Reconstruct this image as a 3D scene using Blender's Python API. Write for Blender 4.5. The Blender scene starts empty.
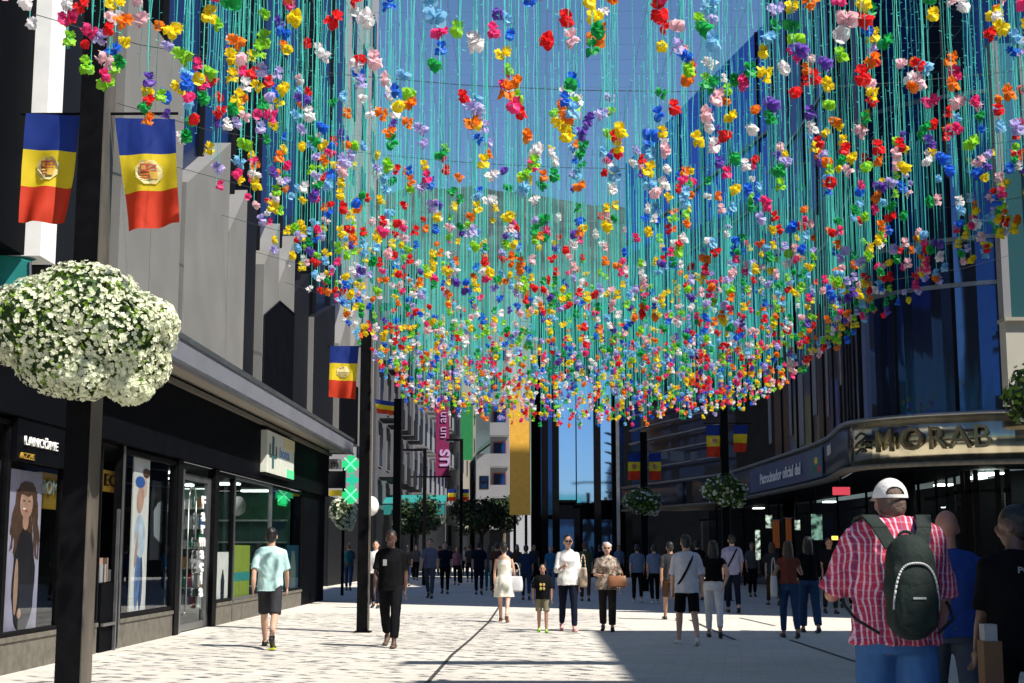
import bpy, bmesh, math, random
from mathutils import Vector, Matrix, noise
R = math.radians
rnd = random.Random(7)
sc = bpy.context.scene
COL = sc.collection

# ------------------------------------------------------------------ camera, world, sun, exposure
F = 1430.0; CAMZ = 1.4
PITCH = math.atan(209.5 / F); YAW = math.atan(23 / F * math.cos(PITCH))
cam_d = bpy.data.cameras.new('camera'); cam = bpy.data.objects.new('camera', cam_d); COL.objects.link(cam)
cam.location = (0, 0, CAMZ); cam.rotation_euler = (math.pi / 2 + PITCH, 0, YAW)
cam_d.sensor_width = 36; cam_d.lens = F / 1024 * 36; cam_d.clip_start = 0.1; cam_d.clip_end = 8000
sc.camera = cam
SUN_EL = R(52); AZ = R(33)                       # the sun stands behind the camera on the right
to_sun = Vector((math.cos(AZ) * math.cos(SUN_EL), -math.sin(AZ) * math.cos(SUN_EL), math.sin(SUN_EL)))
world = bpy.data.worlds.new('World'); sc.world = world; world.use_nodes = True
wn = world.node_tree; bg = wn.nodes['Background']
sky = wn.nodes.new('ShaderNodeTexSky'); sky.sky_type = 'NISHITA'; sky.sun_disc = False
sky.sun_elevation = SUN_EL; sky.sun_rotation = math.pi / 2 + AZ; sky.altitude = 300
sky.air_density = 1.0; sky.dust_density = 0.1; sky.ozone_density = 7.0
wn.links.new(sky.outputs[0], bg.inputs[0]); bg.inputs[1].default_value = 0.066
sd = bpy.data.lights.new('sun', 'SUN'); sd.energy = 4.6; sd.angle = R(0.8); sd.color = (1, .94, .84)
so = bpy.data.objects.new('sun', sd); COL.objects.link(so); so.location = (30, -30, 60)
so.rotation_euler = (-to_sun).to_track_quat('-Z', 'Y').to_euler()
sc.view_settings.view_transform = 'Standard'; sc.view_settings.look = 'None'
sc.view_settings.exposure = 0.90; sc.view_settings.gamma = 1; sc.view_settings.use_curve_mapping = False
sc.cycles.use_denoising = True
sc.cycles.max_bounces = 6; sc.cycles.transparent_max_bounces = 12
sc.cycles.diffuse_bounces = 2; sc.cycles.glossy_bounces = 3; sc.cycles.sample_clamp_indirect = 6

# pixel of the photograph -> real point at a given distance down the street
_f = Vector((-math.sin(YAW) * math.cos(PITCH), math.cos(YAW) * math.cos(PITCH), math.sin(PITCH)))
_r = Vector((math.cos(YAW), math.sin(YAW), 0)); _u = _r.cross(_f)
def at(px, py, Y):
    d = _r * (px - 512) + _u * (341.5 - py) + _f * F
    return Vector((0, 0, CAMZ)) + d * (Y / d.y)
def ground(px, py):
    d = _r * (px - 512) + _u * (341.5 - py) + _f * F
    return Vector((0, 0, CAMZ)) + d * (-CAMZ / d.z)
def gx(px, Y): return at(px, 551, Y).x

# ------------------------------------------------------------------ materials
MATS = {}
def mat(name, col, rough=.6, metal=0., var=.0, vscale=4., bump=0., bscale=20., spec=.5, emit=None, estr=0., stretch=None, trans=0., coat=0.):
    if name in MATS: return MATS[name]
    m = bpy.data.materials.new(name); m.use_nodes = True; nt = m.node_tree; b = nt.nodes['Principled BSDF']
    b.inputs['Base Color'].default_value = (*col, 1); b.inputs['Roughness'].default_value = rough
    b.inputs['Metallic'].default_value = metal; b.inputs['Specular IOR Level'].default_value = spec
    if coat: b.inputs['Coat Weight'].default_value = coat
    tc = nt.nodes.new('ShaderNodeTexCoord'); src = tc.outputs['Object']
    if stretch:
        mp = nt.nodes.new('ShaderNodeMapping'); mp.inputs['Scale'].default_value = stretch
        nt.links.new(src, mp.inputs[0]); src = mp.outputs[0]
    if var:
        n = nt.nodes.new('ShaderNodeTexNoise'); n.inputs['Scale'].default_value = vscale; n.inputs['Detail'].default_value = 5
        nt.links.new(src, n.inputs['Vector'])
        cr = nt.nodes.new('ShaderNodeValToRGB')
        cr.color_ramp.elements[0].position = .3; cr.color_ramp.elements[1].position = .7
        cr.color_ramp.elements[0].color = (*[c * (1 - var) for c in col], 1)
        cr.color_ramp.elements[1].color = (*[min(1, c * (1 + var)) for c in col], 1)
        nt.links.new(n.outputs[0], cr.inputs[0]); nt.links.new(cr.outputs[0], b.inputs['Base Color'])
        rr = nt.nodes.new('ShaderNodeMapRange'); rr.inputs[3].default_value = max(.02, rough - .1); rr.inputs[4].default_value = min(1, rough + .1)
        nt.links.new(n.outputs[0], rr.inputs[0]); nt.links.new(rr.outputs[0], b.inputs['Roughness'])
    if bump:
        n2 = nt.nodes.new('ShaderNodeTexNoise'); n2.inputs['Scale'].default_value = bscale; n2.inputs['Detail'].default_value = 4
        nt.links.new(src, n2.inputs['Vector'])
        bp = nt.nodes.new('ShaderNodeBump'); bp.inputs['Strength'].default_value = bump; bp.inputs['Distance'].default_value = .02
        nt.links.new(n2.outputs[0], bp.inputs['Height']); nt.links.new(bp.outputs[0], b.inputs['Normal'])
    if emit: b.inputs['Emission Color'].default_value = (*emit, 1); b.inputs['Emission Strength'].default_value = estr
    if trans:
        out = nt.nodes['Material Output']; tr = nt.nodes.new('ShaderNodeBsdfTranslucent'); mx = nt.nodes.new('ShaderNodeMixShader')
        tr.inputs[0].default_value = (*col, 1); mx.inputs[0].default_value = trans
        nt.links.new(b.outputs[0], mx.inputs[1]); nt.links.new(tr.outputs[0], mx.inputs[2]); nt.links.new(mx.outputs[0], out.inputs[0])
    MATS[name] = m; return m

def glass(name, tint=(.8, .85, .85), refl=.25, rough=.01, wav=.0):
    if name in MATS: return MATS[name]
    m = bpy.data.materials.new(name); m.use_nodes = True; nt = m.node_tree; nt.nodes.remove(nt.nodes['Principled BSDF'])
    out = nt.nodes['Material Output']; t = nt.nodes.new('ShaderNodeBsdfTransparent'); g = nt.nodes.new('ShaderNodeBsdfGlossy')
    t.inputs[0].default_value = (*tint, 1); g.inputs['Roughness'].default_value = rough; g.inputs[0].default_value = (.9, .95, 1, 1)
    fr = nt.nodes.new('ShaderNodeFresnel'); fr.inputs[0].default_value = 1.5
    mr = nt.nodes.new('ShaderNodeMapRange'); mr.inputs[3].default_value = refl * .3; mr.inputs[4].default_value = min(1, refl * 2.5)
    nt.links.new(fr.outputs[0], mr.inputs[0])
    mx = nt.nodes.new('ShaderNodeMixShader'); nt.links.new(mr.outputs[0], mx.inputs[0])
    nt.links.new(t.outputs[0], mx.inputs[1]); nt.links.new(g.outputs[0], mx.inputs[2]); nt.links.new(mx.outputs[0], out.inputs[0])
    if wav:
        n2 = nt.nodes.new('ShaderNodeTexNoise'); n2.inputs['Scale'].default_value = .6
        tc = nt.nodes.new('ShaderNodeTexCoord'); nt.links.new(tc.outputs['Object'], n2.inputs[0])
        bp = nt.nodes.new('ShaderNodeBump'); bp.inputs['Strength'].default_value = wav; bp.inputs['Distance'].default_value = .05
        nt.links.new(n2.outputs[0], bp.inputs['Height']); nt.links.new(bp.outputs[0], g.inputs['Normal'])
    MATS[name] = m; return m

def mirror_glass(name, base, tint, fac=.5, wav=.15, rough=.03):     # dark reflecting curtain-wall glass
    if name in MATS: return MATS[name]
    m = bpy.data.materials.new(name); m.use_nodes = True; nt = m.node_tree; b = nt.nodes['Principled BSDF']
    b.inputs['Base Color'].default_value = (*base, 1); b.inputs['Roughness'].default_value = .3
    g = nt.nodes.new('ShaderNodeBsdfGlossy'); g.inputs[0].default_value = (*tint, 1); g.inputs['Roughness'].default_value = rough
    mx = nt.nodes.new('ShaderNodeMixShader'); mx.inputs[0].default_value = fac
    n2 = nt.nodes.new('ShaderNodeTexNoise'); n2.inputs['Scale'].default_value = .5; n2.inputs['Detail'].default_value = 1
    tc = nt.nodes.new('ShaderNodeTexCoord'); nt.links.new(tc.outputs['Object'], n2.inputs[0])
    bp = nt.nodes.new('ShaderNodeBump'); bp.inputs['Strength'].default_value = wav; bp.inputs['Distance'].default_value = .1
    nt.links.new(n2.outputs[0], bp.inputs['Height']); nt.links.new(bp.outputs[0], g.inputs['Normal'])
    nt.links.new(b.outputs[0], mx.inputs[1]); nt.links.new(g.outputs[0], mx.inputs[2]); nt.links.new(mx.outputs[0], nt.nodes['Material Output'].inputs[0])
    MATS[name] = m; return m

M = {}
M['stone'] = mat('pale stone', (.158, .155, .148), .75, var=.08, vscale=1.2, bump=.15, bscale=60)
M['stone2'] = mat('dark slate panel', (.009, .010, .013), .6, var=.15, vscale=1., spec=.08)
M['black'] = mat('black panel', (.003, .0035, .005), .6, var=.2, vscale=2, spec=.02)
M['blackmetal'] = mat('black metal', (.004, .004, .005), .55, var=.3, vscale=9, bump=.1, bscale=80, spec=.06)
M['postsun'] = mat('worn sunlit metal', (.085, .072, .058), .45, var=.35, vscale=5, stretch=(1, 1, .3))  # lighter tone paints the sunlit side of the black posts
M['steel'] = mat('brushed steel', (.26, .27, .28), .4, metal=.9, var=.1)
M['conc'] = mat('canopy metal', (.15, .155, .185), .6, metal=.1, var=.08, vscale=1.5)
M['soffit'] = mat('beige soffit', (.30, .27, .22), .6, var=.1)
M['plinth'] = mat('grey granite plinth', (.13, .12, .10), .6, var=.25, vscale=8, bump=.1, spec=.2)
M['white'] = mat('white paint', (.78, .78, .76), .6, var=.05)
M['whitewall'] = mat('white render', (.21, .21, .22), .8, var=.08, vscale=.6)
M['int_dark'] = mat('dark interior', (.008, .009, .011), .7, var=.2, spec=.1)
M['int_green'] = mat('pharmacy interior', (.10, .20, .17), .6, var=.2)
M['pane'] = glass('shop pane', (.97, 1, .99), .22)
M['pane_dark'] = glass('tinted shop pane', (.45, .55, .52), .3)
M['mirror_dark'] = mirror_glass('dark curtain glass', (.001, .005, .022), (.05, .15, .45), .35)
M['mirror_blue'] = mirror_glass('blue curtain glass', (.006, .035, .22), (.08, .22, .85), .5)
M['mirror_sky'] = mirror_glass('sky reflecting glass', (.02, .05, .1), (.45, .65, .95), .85, .05)
M['gold'] = mat('golden lettering', (.7, .45, .08), .35, metal=.5)
M['goldpanel'] = mat('ochre panel', (.75, .40, .05), .5, var=.1)
M['brass'] = mat('polished brass steel', (.55, .50, .36), .16, metal=1., var=.25, vscale=1.2, stretch=(2.5, 2.5, .15))
M['letterbrass'] = mat('darker brass letter', (.22, .19, .12), .35, metal=.8)  # letter brass darker than the band
M['letter'] = mat('dark bronze lettering', (.03, .028, .022), .3, metal=.6)
M['bluesign'] = mat('blue sign panel', (.004, .05, .17), .4, var=.2, vscale=1)
M['text_white'] = mat('white lettering', (.8, .8, .8), .5)
M['teal'] = mat('teal awning cloth', (.02, .28, .27), .7, var=.15, trans=.3)
M['magenta'] = mat('magenta banner', (.22, .01, .08), .6, var=.1)
M['lilac'] = mat('lilac lettering', (.55, .35, .6), .6)
M['greenban'] = mat('green banner', (.01, .18, .05), .6, var=.1)
M['greenled'] = mat('green led', (.02, .3, .12), .4, emit=(.02, .6, .2), estr=.6)
M['greenglow'] = mat('green lit sign', (.02, .35, .12), .4, emit=(.03, .8, .22), estr=.8)
M['lamp'] = mat('warm lamp', (.9, .8, .6), .4, emit=(1, .85, .6), estr=3.)
M['coollamp'] = mat('cool shop light', (.9, .95, .9), .4, emit=(.85, 1, .9), estr=3.)
M['red'] = mat('red paint', (.55, .03, .02), .5)
M['yellow'] = mat('yellow paint', (.8, .6, .03), .5)
M['leaf'] = mat('dark leaves', (.035, .075, .02), .55, var=.5, vscale=6, trans=.25)
M['leaf2'] = mat('light leaves', (.24, .40, .04), .5, var=.4, vscale=8, trans=.3)
M['petal'] = mat('white petals', (.90, .93, .72), .6, trans=.4)
M['bark'] = mat('bark', (.08, .06, .045), .9, var=.3, bump=.5)
M['cable'] = mat('steel cable', (.04, .045, .05), .4)
M['net'] = mat('net cord', (.10, .25, .26), .6)
M['brick'] = mat('brick red shutter', (.34, .07, .035), .6)
M['globe'] = mat('opal globe', (.75, .75, .72), .3)

def paving():
    m = bpy.data.materials.new('granite paving'); m.use_nodes = True; nt = m.node_tree; b = nt.nodes['Principled BSDF']
    tc = nt.nodes.new('ShaderNodeTexCoord'); mp = nt.nodes.new('ShaderNodeMapping'); mp.inputs['Rotation'].default_value = (0, 0, R(8))
    nt.links.new(tc.outputs['Object'], mp.inputs[0])
    br = nt.nodes.new('ShaderNodeTexBrick'); br.inputs['Scale'].default_value = 1.0
    br.inputs['Brick Width'].default_value = .42; br.inputs['Row Height'].default_value = .2; br.inputs['Mortar Size'].default_value = .009
    br.inputs['Mortar Smooth'].default_value = .4; br.inputs['Bias'].default_value = -.1
    br.inputs['Color1'].default_value = (.52, .49, .44, 1); br.inputs['Color2'].default_value = (.58, .55, .50, 1); br.inputs['Mortar'].default_value = (.44, .41, .37, 1)
    nt.links.new(mp.outputs[0], br.inputs[0])
    n = nt.nodes.new('ShaderNodeTexNoise'); n.inputs['Scale'].default_value = .35; n.inputs['Detail'].default_value = 6
    nt.links.new(tc.outputs['Object'], n.inputs[0])
    n3 = nt.nodes.new('ShaderNodeTexNoise'); n3.inputs['Scale'].default_value = 9; n3.inputs['Detail'].default_value = 5
    mp3 = nt.nodes.new('ShaderNodeMapping'); mp3.inputs['Scale'].default_value = (.5, .35, 1); nt.links.new(tc.outputs['Object'], mp3.inputs[0]); nt.links.new(mp3.outputs[0], n3.inputs[0])
    def mul(a, s, lo, hi):
        mr = nt.nodes.new('ShaderNodeMapRange'); mr.inputs[1].default_value = .35; mr.inputs[2].default_value = .65
        mr.inputs[3].default_value = lo; mr.inputs[4].default_value = hi; nt.links.new(s, mr.inputs[0])
        mx = nt.nodes.new('ShaderNodeMix'); mx.data_type = 'RGBA'; mx.blend_type = 'MULTIPLY'; mx.inputs[0].default_value = 1
        nt.links.new(a, mx.inputs[6]); nt.links.new(mr.outputs[0], mx.inputs[7]); return mx.outputs[2]
    c = mul(br.outputs[0], n.outputs[0], .92, 1.04); c = mul(c, n3.outputs[0], .97, 1.02)
    n4 = nt.nodes.new('ShaderNodeTexNoise'); n4.inputs['Scale'].default_value = 9; n4.inputs['Detail'].default_value = 2; nt.links.new(tc.outputs['Object'], n4.inputs[0])
    mr = nt.nodes.new('ShaderNodeMapRange'); mr.inputs[1].default_value = .60; mr.inputs[2].default_value = .72; mr.inputs[3].default_value = 1; mr.inputs[4].default_value = .88; nt.links.new(n4.outputs[0], mr.inputs[0])
    mx = nt.nodes.new('ShaderNodeMix'); mx.data_type = 'RGBA'; mx.blend_type = 'MULTIPLY'; mx.inputs[0].default_value = 1; nt.links.new(c, mx.inputs[6]); nt.links.new(mr.outputs[0], mx.inputs[7]); c = mx.outputs[2]
    nt.links.new(c, b.inputs['Base Color']); b.inputs['Roughness'].default_value = .85
    bp = nt.nodes.new('ShaderNodeBump'); bp.inputs['Strength'].default_value = .2; bp.inputs['Distance'].default_value = .006
    nt.links.new(br.outputs['Fac'], bp.inputs['Height']); bp.invert = True; nt.links.new(bp.outputs[0], b.inputs['Normal'])
    return m
M['paving'] = paving()

def plaid():
    m = bpy.data.materials.new('red plaid cloth'); m.use_nodes = True; nt = m.node_tree; b = nt.nodes['Principled BSDF']
    tc = nt.nodes.new('ShaderNodeTexCoord'); sp = nt.nodes.new('ShaderNodeSeparateXYZ')
    wz = nt.nodes.new('ShaderNodeTexNoise'); wz.inputs['Scale'].default_value = 5; nt.links.new(tc.outputs['Object'], wz.inputs[0])
    ad = nt.nodes.new('ShaderNodeMix'); ad.data_type = 'RGBA'; ad.blend_type = 'LINEAR_LIGHT'; ad.inputs[0].default_value = .035; nt.links.new(tc.outputs['Object'], ad.inputs[6]); nt.links.new(wz.outputs['Color'], ad.inputs[7]); nt.links.new(ad.outputs[2], sp.inputs[0])
    def band(o, freq, lo, hi, wob=0):
        a = nt.nodes.new('ShaderNodeMath'); a.operation = 'MULTIPLY'; a.inputs[1].default_value = freq; nt.links.new(o, a.inputs[0])
        f = nt.nodes.new('ShaderNodeMath'); f.operation = 'FRACT'; nt.links.new(a.outputs[0], f.inputs[0])
        r = nt.nodes.new('ShaderNodeValToRGB'); e = r.color_ramp.elements; e[0].position = 0; e[0].color = (0, 0, 0, 1)
        e[1].position = lo; e[1].color = (0, 0, 0, 1); x = e.new(lo + .04); x.color = (1, 1, 1, 1); x = e.new(hi); x.color = (1, 1, 1, 1); x = e.new(min(.99, hi + .04)); x.color = (0, 0, 0, 1)
        nt.links.new(f.outputs[0], r.inputs[0]); return r.outputs[0]
    def mix(a, bcol, fac, k):
        mm = nt.nodes.new('ShaderNodeMath'); mm.operation = 'MULTIPLY'; mm.inputs[1].default_value = k; nt.links.new(fac, mm.inputs[0])
        mx = nt.nodes.new('ShaderNodeMix'); mx.data_type = 'RGBA'; nt.links.new(mm.outputs[0], mx.inputs[0])
        if isinstance(a, tuple): mx.inputs[6].default_value = a
        else: nt.links.new(a, mx.inputs[6])
        mx.inputs[7].default_value = bcol; return mx.outputs[2]
    c = mix((.46, .025, .07, 1), (.68, .55, .68, 1), band(sp.outputs[0], 38, .40, .72), .8)
    c = mix(c, (.10, .02, .10, 1), band(sp.outputs[0], 9, .05, .16), .8)
    c = mix(c, (.72, .60, .70, 1), band(sp.outputs[2], 25, .4, .6), .16)
    c = mix(c, (.45, .01, .03, 1), band(sp.outputs[2], 21, .0, .14), .4)
    nt.links.new(c, b.inputs['Base Color']); b.inputs['Roughness'].default_value = .85
    n2 = nt.nodes.new('ShaderNodeTexNoise'); n2.inputs['Scale'].default_value = 7; n2.inputs['Detail'].default_value = 3; nt.links.new(tc.outputs['Object'], n2.inputs[0])
    bp = nt.nodes.new('ShaderNodeBump'); bp.inputs['Strength'].default_value = .9; bp.inputs['Distance'].default_value = .05
    nt.links.new(n2.outputs[0], bp.inputs['Height']); nt.links.new(bp.outputs[0], b.inputs['Normal'])
    return m
M['plaid'] = plaid()

def cloth(name, c, var=.12, spec=.07): return mat('cloth ' + name, c, .85, var=var, vscale=6, bump=.5, bscale=9, spec=spec)

# ------------------------------------------------------------------ mesh helpers
class MB:
    def __init__(s): s.v = []; s.f = []; s.m = []
    def box(s, a, b, mi=0):
        x0, y0, z0 = [min(a[i], b[i]) for i in range(3)]; x1, y1, z1 = [max(a[i], b[i]) for i in range(3)]
        n = len(s.v); s.v += [(x0,y0,z0),(x1,y0,z0),(x1,y1,z0),(x0,y1,z0),(x0,y0,z1),(x1,y0,z1),(x1,y1,z1),(x0,y1,z1)]
        s.f += [tuple(n + i for i in q) for q in ((0,3,2,1),(4,5,6,7),(0,1,5,4),(1,2,6,5),(2,3,7,6),(3,0,4,7))]; s.m += [mi] * 6; return s
    def quad(s, *p, mi=0):
        n = len(s.v); s.v += [tuple(q) for q in p]; s.f.append(tuple(range(n, n + len(p)))); s.m.append(mi); return s
    def obox(s, o, ax, ay, az, mi=0):      # oriented box from corner o and three edge vectors
        o = Vector(o); ax = Vector(ax); ay = Vector(ay); az = Vector(az); n = len(s.v)
        s.v += [tuple(p) for p in (o, o+ax, o+ax+ay, o+ay, o+az, o+ax+az, o+ax+ay+az, o+ay+az)]
        q = ((0,3,2,1),(4,5,6,7),(0,1,5,4),(1,2,6,5),(2,3,7,6),(3,0,4,7))
        if ax.cross(ay).dot(az) < 0: q = tuple(t[::-1] for t in q)
        s.f += [tuple(n + i for i in t) for t in q]; s.m += [mi] * 6; return s
    def tube(s, a, b, ra, rb=None, n=8, mi=0, cap=True):
        rb = ra if rb is None else rb; a = Vector(a); b = Vector(b); d = (b - a).normalized()
        u = d.orthogonal().normalized(); w = d.cross(u); k = len(s.v)
        for c, r in ((a, ra), (b, rb)):
            for i in range(n):
                t = 2 * math.pi * i / n; s.v.append(tuple(c + (u * math.cos(t) + w * math.sin(t)) * r))
        for i in range(n): s.f.append((k+i, k+(i+1) % n, k+n+(i+1) % n, k+n+i)); s.m.append(mi)
        if cap: s.f.append(tuple(k+n-1-i for i in range(n))); s.f.append(tuple(k+n+i for i in range(n))); s.m += [mi] * 2
        return s
    def path(s, pts, r, n=6, mi=0):
        for a, b in zip(pts, pts[1:]): s.tube(a, b, r, r, n, mi)
        return s
    def loft(s, rings, mi=0, cap=True):
        n = len(rings[0]); k = len(s.v)
        for r in rings: s.v += [tuple(p) for p in r]
        for j in range(len(rings) - 1):
            for i in range(n): s.f.append((k+j*n+i, k+j*n+(i+1) % n, k+(j+1)*n+(i+1) % n, k+(j+1)*n+i)); s.m.append(mi)
        if cap:
            s.f.append(tuple(k+n-1-i for i in range(n))); e = k+(len(rings)-1)*n; s.f.append(tuple(e+i for i in range(n))); s.m += [mi]*2
        return s
    hs = 1.
    def ell(s, c, r, n=14, m=8, mi=0, rot=None):
        if rot is not None: r = tuple(q*s.hs for q in r)
        rings = []
        for j in range(m + 1):
            p = math.pi * j / m; p = min(max(p, .06), math.pi - .06); ring = []
            for i in range(n):
                t = 2*math.pi*i/n; q = Vector((math.cos(t)*math.sin(p)*r[0], math.sin(t)*math.sin(p)*r[1], -math.cos(p)*r[2]))
                if rot: q = rot @ q
                ring.append(Vector(c) + q)
            rings.append(ring)
        return s.loft(rings, mi)
    def mesh(s, name, mats):
        me = bpy.data.meshes.new(name); me.from_pydata(s.v, [], s.f)
        if not isinstance(mats, (list, tuple)): mats = [mats]
        for m in mats: me.materials.append(m)
        if len(mats) > 1: me.polygons.foreach_set('material_index', s.m)
        me.update(); return me
    def build(s, name, mats, parent=None, smooth=False):
        me = s.mesh(name, mats)
        if smooth: me.polygons.foreach_set('use_smooth', [True] * len(me.polygons))
        return link(name, me, parent)
def link(name, me, parent=None):
    o = bpy.data.objects.new(name, me); COL.objects.link(o)
    if parent is not None:
        o.parent = parent
        p = parent; off = Vector((0, 0, 0))
        if parent.get('_org') is not None: off = Vector(parent['_org'])
        o.location = -off if parent.get('_w') else (0, 0, 0)
    return o
def tag(o, label=None, cat=None, group=None, kind=None):
    if label: o['label'] = label
    if cat: o['category'] = cat
    if group: o['group'] = group
    if kind: o['kind'] = kind
    return o
def thing(name, label, cat, loc=(0, 0, 0), group=None, rz=0, worldparts=True):
    """Empty at the thing's base; with worldparts its children are meshes written in world coordinates."""
    o = bpy.data.objects.new(name, None); COL.objects.link(o); o.location = loc; o.rotation_euler = (0, 0, rz); o.empty_display_size = .2
    tag(o, label, cat, group)
    if worldparts: WP[o.name] = Vector(loc)
    return o
WP = {}
def part(name, mb, mats, root, smooth=False):
    me = mb.mesh(name, mats)
    if smooth: me.polygons.foreach_set('use_smooth', [True] * len(me.polygons))
    o = bpy.data.objects.new(name, me); COL.objects.link(o); o.parent = root
    if root.name in WP: o.location = -WP[root.name]
    return o
def struct(name, mb, m): o = mb.build(name, m); return tag(o, kind='structure')

TMP = bpy.data.scenes.new('workshop')        # shapes are grown in an empty side scene, which keeps updates quick
def grown(o):
    TMP.collection.objects.link(o); vl = TMP.view_layers[0]; vl.update(); dg = vl.depsgraph
    me = bpy.data.meshes.new_from_object(o.evaluated_get(dg)); bpy.data.objects.remove(o); return me
def text_mesh(s, size, extrude=.01, align='CENTER', bold=0.0, sx=1.):
    c = bpy.data.curves.new('lettering', 'FONT'); c.body = s; c.size = size; c.extrude = extrude; c.offset = bold
    c.align_x = align; c.align_y = 'CENTER'; c.resolution_u = 3
    me = grown(bpy.data.objects.new('lettering', c)); bpy.data.curves.remove(c)
    if sx != 1: me.transform(Matrix.Diagonal((sx, 1, 1, 1)))
    return me
def text(name, s, size, loc, right, up, m, root, extrude=.012, align='CENTER', bold=0., sx=1.):
    me = text_mesh(s, size, extrude, align, bold, sx); right = Vector(right).normalized(); up = Vector(up).normalized(); n = right.cross(up)
    mt = Matrix(((right.x, up.x, n.x, loc[0]), (right.y, up.y, n.y, loc[1]), (right.z, up.z, n.z, loc[2]), (0, 0, 0, 1)))
    me.transform(mt); me.materials.clear(); me.materials.append(m)
    o = bpy.data.objects.new(name, me); COL.objects.link(o); o.parent = root
    if root.name in WP: o.location = -WP[root.name]
    return o

# ------------------------------------------------------------------ ground, hills
gm = mat('distant ground', (.16, .15, .13), .9, var=.2, vscale=.05)
struct('ground', MB().quad((-3000, -500, -.02), (3000, -500, -.02), (3000, 5000, -.02), (-3000, 5000, -.02)), gm)
struct('pavement', MB().quad((-14, -30, 0), (24, -30, 0), (24, 190, 0), (-14, 190, 0)), M['paving'])
dm = mat('drain slot iron', (.05, .045, .04), .6)
g = MB(); pts = [ground(430, 683), ground(452, 655), ground(470, 640), ground(489, 622), ground(499, 607), (gx(508, 60), 60, 0)]
pts[0] = Vector((-1.18, 12, 0))
for a, b in zip(pts, pts[1:]):
    a = Vector(a); b = Vector(b); g.quad((a.x-.025, a.y, .004), (a.x+.025, a.y, .004), (b.x+.025, b.y, .004), (b.x-.025, b.y, .004))
struct('drainage_channel', g, dm)
for (pa, pb) in (((690, 620), (735, 640)), ((790, 640), (862, 664)), ((740, 618), (775, 626))):
    a = ground(*pa); b = ground(*pb); n = (b - a).cross(Vector((0, 0, 1))).normalized() * .035
    struct('drain_slot', MB().quad(a+n+Vector((0,0,.004)), a-n+Vector((0,0,.004)), b-n+Vector((0,0,.004)), b+n+Vector((0,0,.004))), dm)
def mountain():
    mb = MB(); nx, ny = 90, 26; x0, x1, y0, y1 = -1500, 1700, 900, 2100
    for j in range(ny + 1):
        for i in range(nx + 1):
            x = x0 + (x1 - x0) * i / nx; y = y0 + (y1 - y0) * j / ny; t = j / ny
            h = 470 * math.sin(min(1, t * 1.25) * math.pi / 2) ** 1.1
            h *= 1 - .00018 * abs(x + 100) + .14 * noise.noise(Vector((x * .0022, y * .0022, 3))) + .05 * noise.noise(Vector((x * .01, y * .01, 1)))
            h += 10 * noise.noise(Vector((x * .03, y * .03, 7))) * min(1, t * 3)
            mb.v.append((x, y, max(-5, h - 5)))
    for j in range(ny):
        for i in range(nx):
            k = j * (nx + 1) + i; mb.f.append((k, k+1, k+nx+2, k+nx+1)); mb.m.append(0)
    m = mat('forested slope', (.030, .045, .045), .95, var=.6, vscale=.02, bump=.6, bscale=.05)
    return tag(mb.build('mountain', m, smooth=True), kind='structure')
mountain()

# ------------------------------------------------------------------ LEFT: the building with the shops
XL = -6.09; XU = -5.55
def yl(px, X=XL, py=551):              # distance at which a line parallel to the street at x = X crosses picture column px
    lo, hi = 3., 400.
    for _ in range(50):
        mid = (lo + hi) / 2
        if at(px, py, mid).x > X: lo = mid
        else: hi = mid
    return mid
def zl(px, py, X=XL): return at(px, py, yl(px, X)).z

LB = thing('shop_building', 'stone clad building above the black glass shopfronts on the left', 'building', (-9, 20, 0))
YE = 41.5                       # far end of the building
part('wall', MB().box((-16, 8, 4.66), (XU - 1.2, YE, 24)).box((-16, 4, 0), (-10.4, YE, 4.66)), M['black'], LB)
cols = [(-30, 46, 'glass', 100), (46, 62, 'pier', 100), (62, 118, 'slate', 150), (118, 150, 'stone', 260), (150, 180, 'stone', 260), (182, 228, 'stone', 260), (228, 246, 'stone', 260), (246, 261, 'slate', 260),
        (262, 278, 'stone', 320), (278, 294, 'stone', 320), (294, 312.5, 'slate', 340), (314, 338, 'slate', 360), (339, 350, 'stone', 370), (350, 361, 'stone', 370)]
def panel(X, ya, yb, zt0, zt1, mb=None):  # slanted tops build a slanting shadow edge into the panel shape
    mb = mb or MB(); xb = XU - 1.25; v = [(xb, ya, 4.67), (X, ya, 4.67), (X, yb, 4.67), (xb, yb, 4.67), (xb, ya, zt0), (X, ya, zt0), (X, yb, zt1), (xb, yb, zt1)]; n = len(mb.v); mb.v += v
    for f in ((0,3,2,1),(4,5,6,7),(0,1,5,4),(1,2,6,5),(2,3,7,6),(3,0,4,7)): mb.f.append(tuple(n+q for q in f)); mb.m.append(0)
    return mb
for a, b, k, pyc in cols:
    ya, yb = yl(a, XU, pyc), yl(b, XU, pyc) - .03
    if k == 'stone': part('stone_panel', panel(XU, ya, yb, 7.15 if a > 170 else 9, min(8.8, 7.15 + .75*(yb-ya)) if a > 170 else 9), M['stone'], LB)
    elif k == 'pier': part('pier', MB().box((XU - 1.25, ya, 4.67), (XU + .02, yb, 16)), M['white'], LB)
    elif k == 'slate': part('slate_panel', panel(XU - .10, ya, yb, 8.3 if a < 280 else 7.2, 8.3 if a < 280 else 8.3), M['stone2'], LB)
    else: part('upper_window_or_shadow', MB().box((XU - 1.25, max(8, ya), 4.67), (XU - .15, yb, 24)), M['black'], LB)
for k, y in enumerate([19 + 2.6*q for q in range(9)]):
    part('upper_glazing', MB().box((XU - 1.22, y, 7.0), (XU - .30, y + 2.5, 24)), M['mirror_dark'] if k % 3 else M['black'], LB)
    part('upper_mullion', MB().box((XU - .32, y - .07, 7.3), (XU - .22, y - .02, 24)), M['stone2'], LB)
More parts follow.
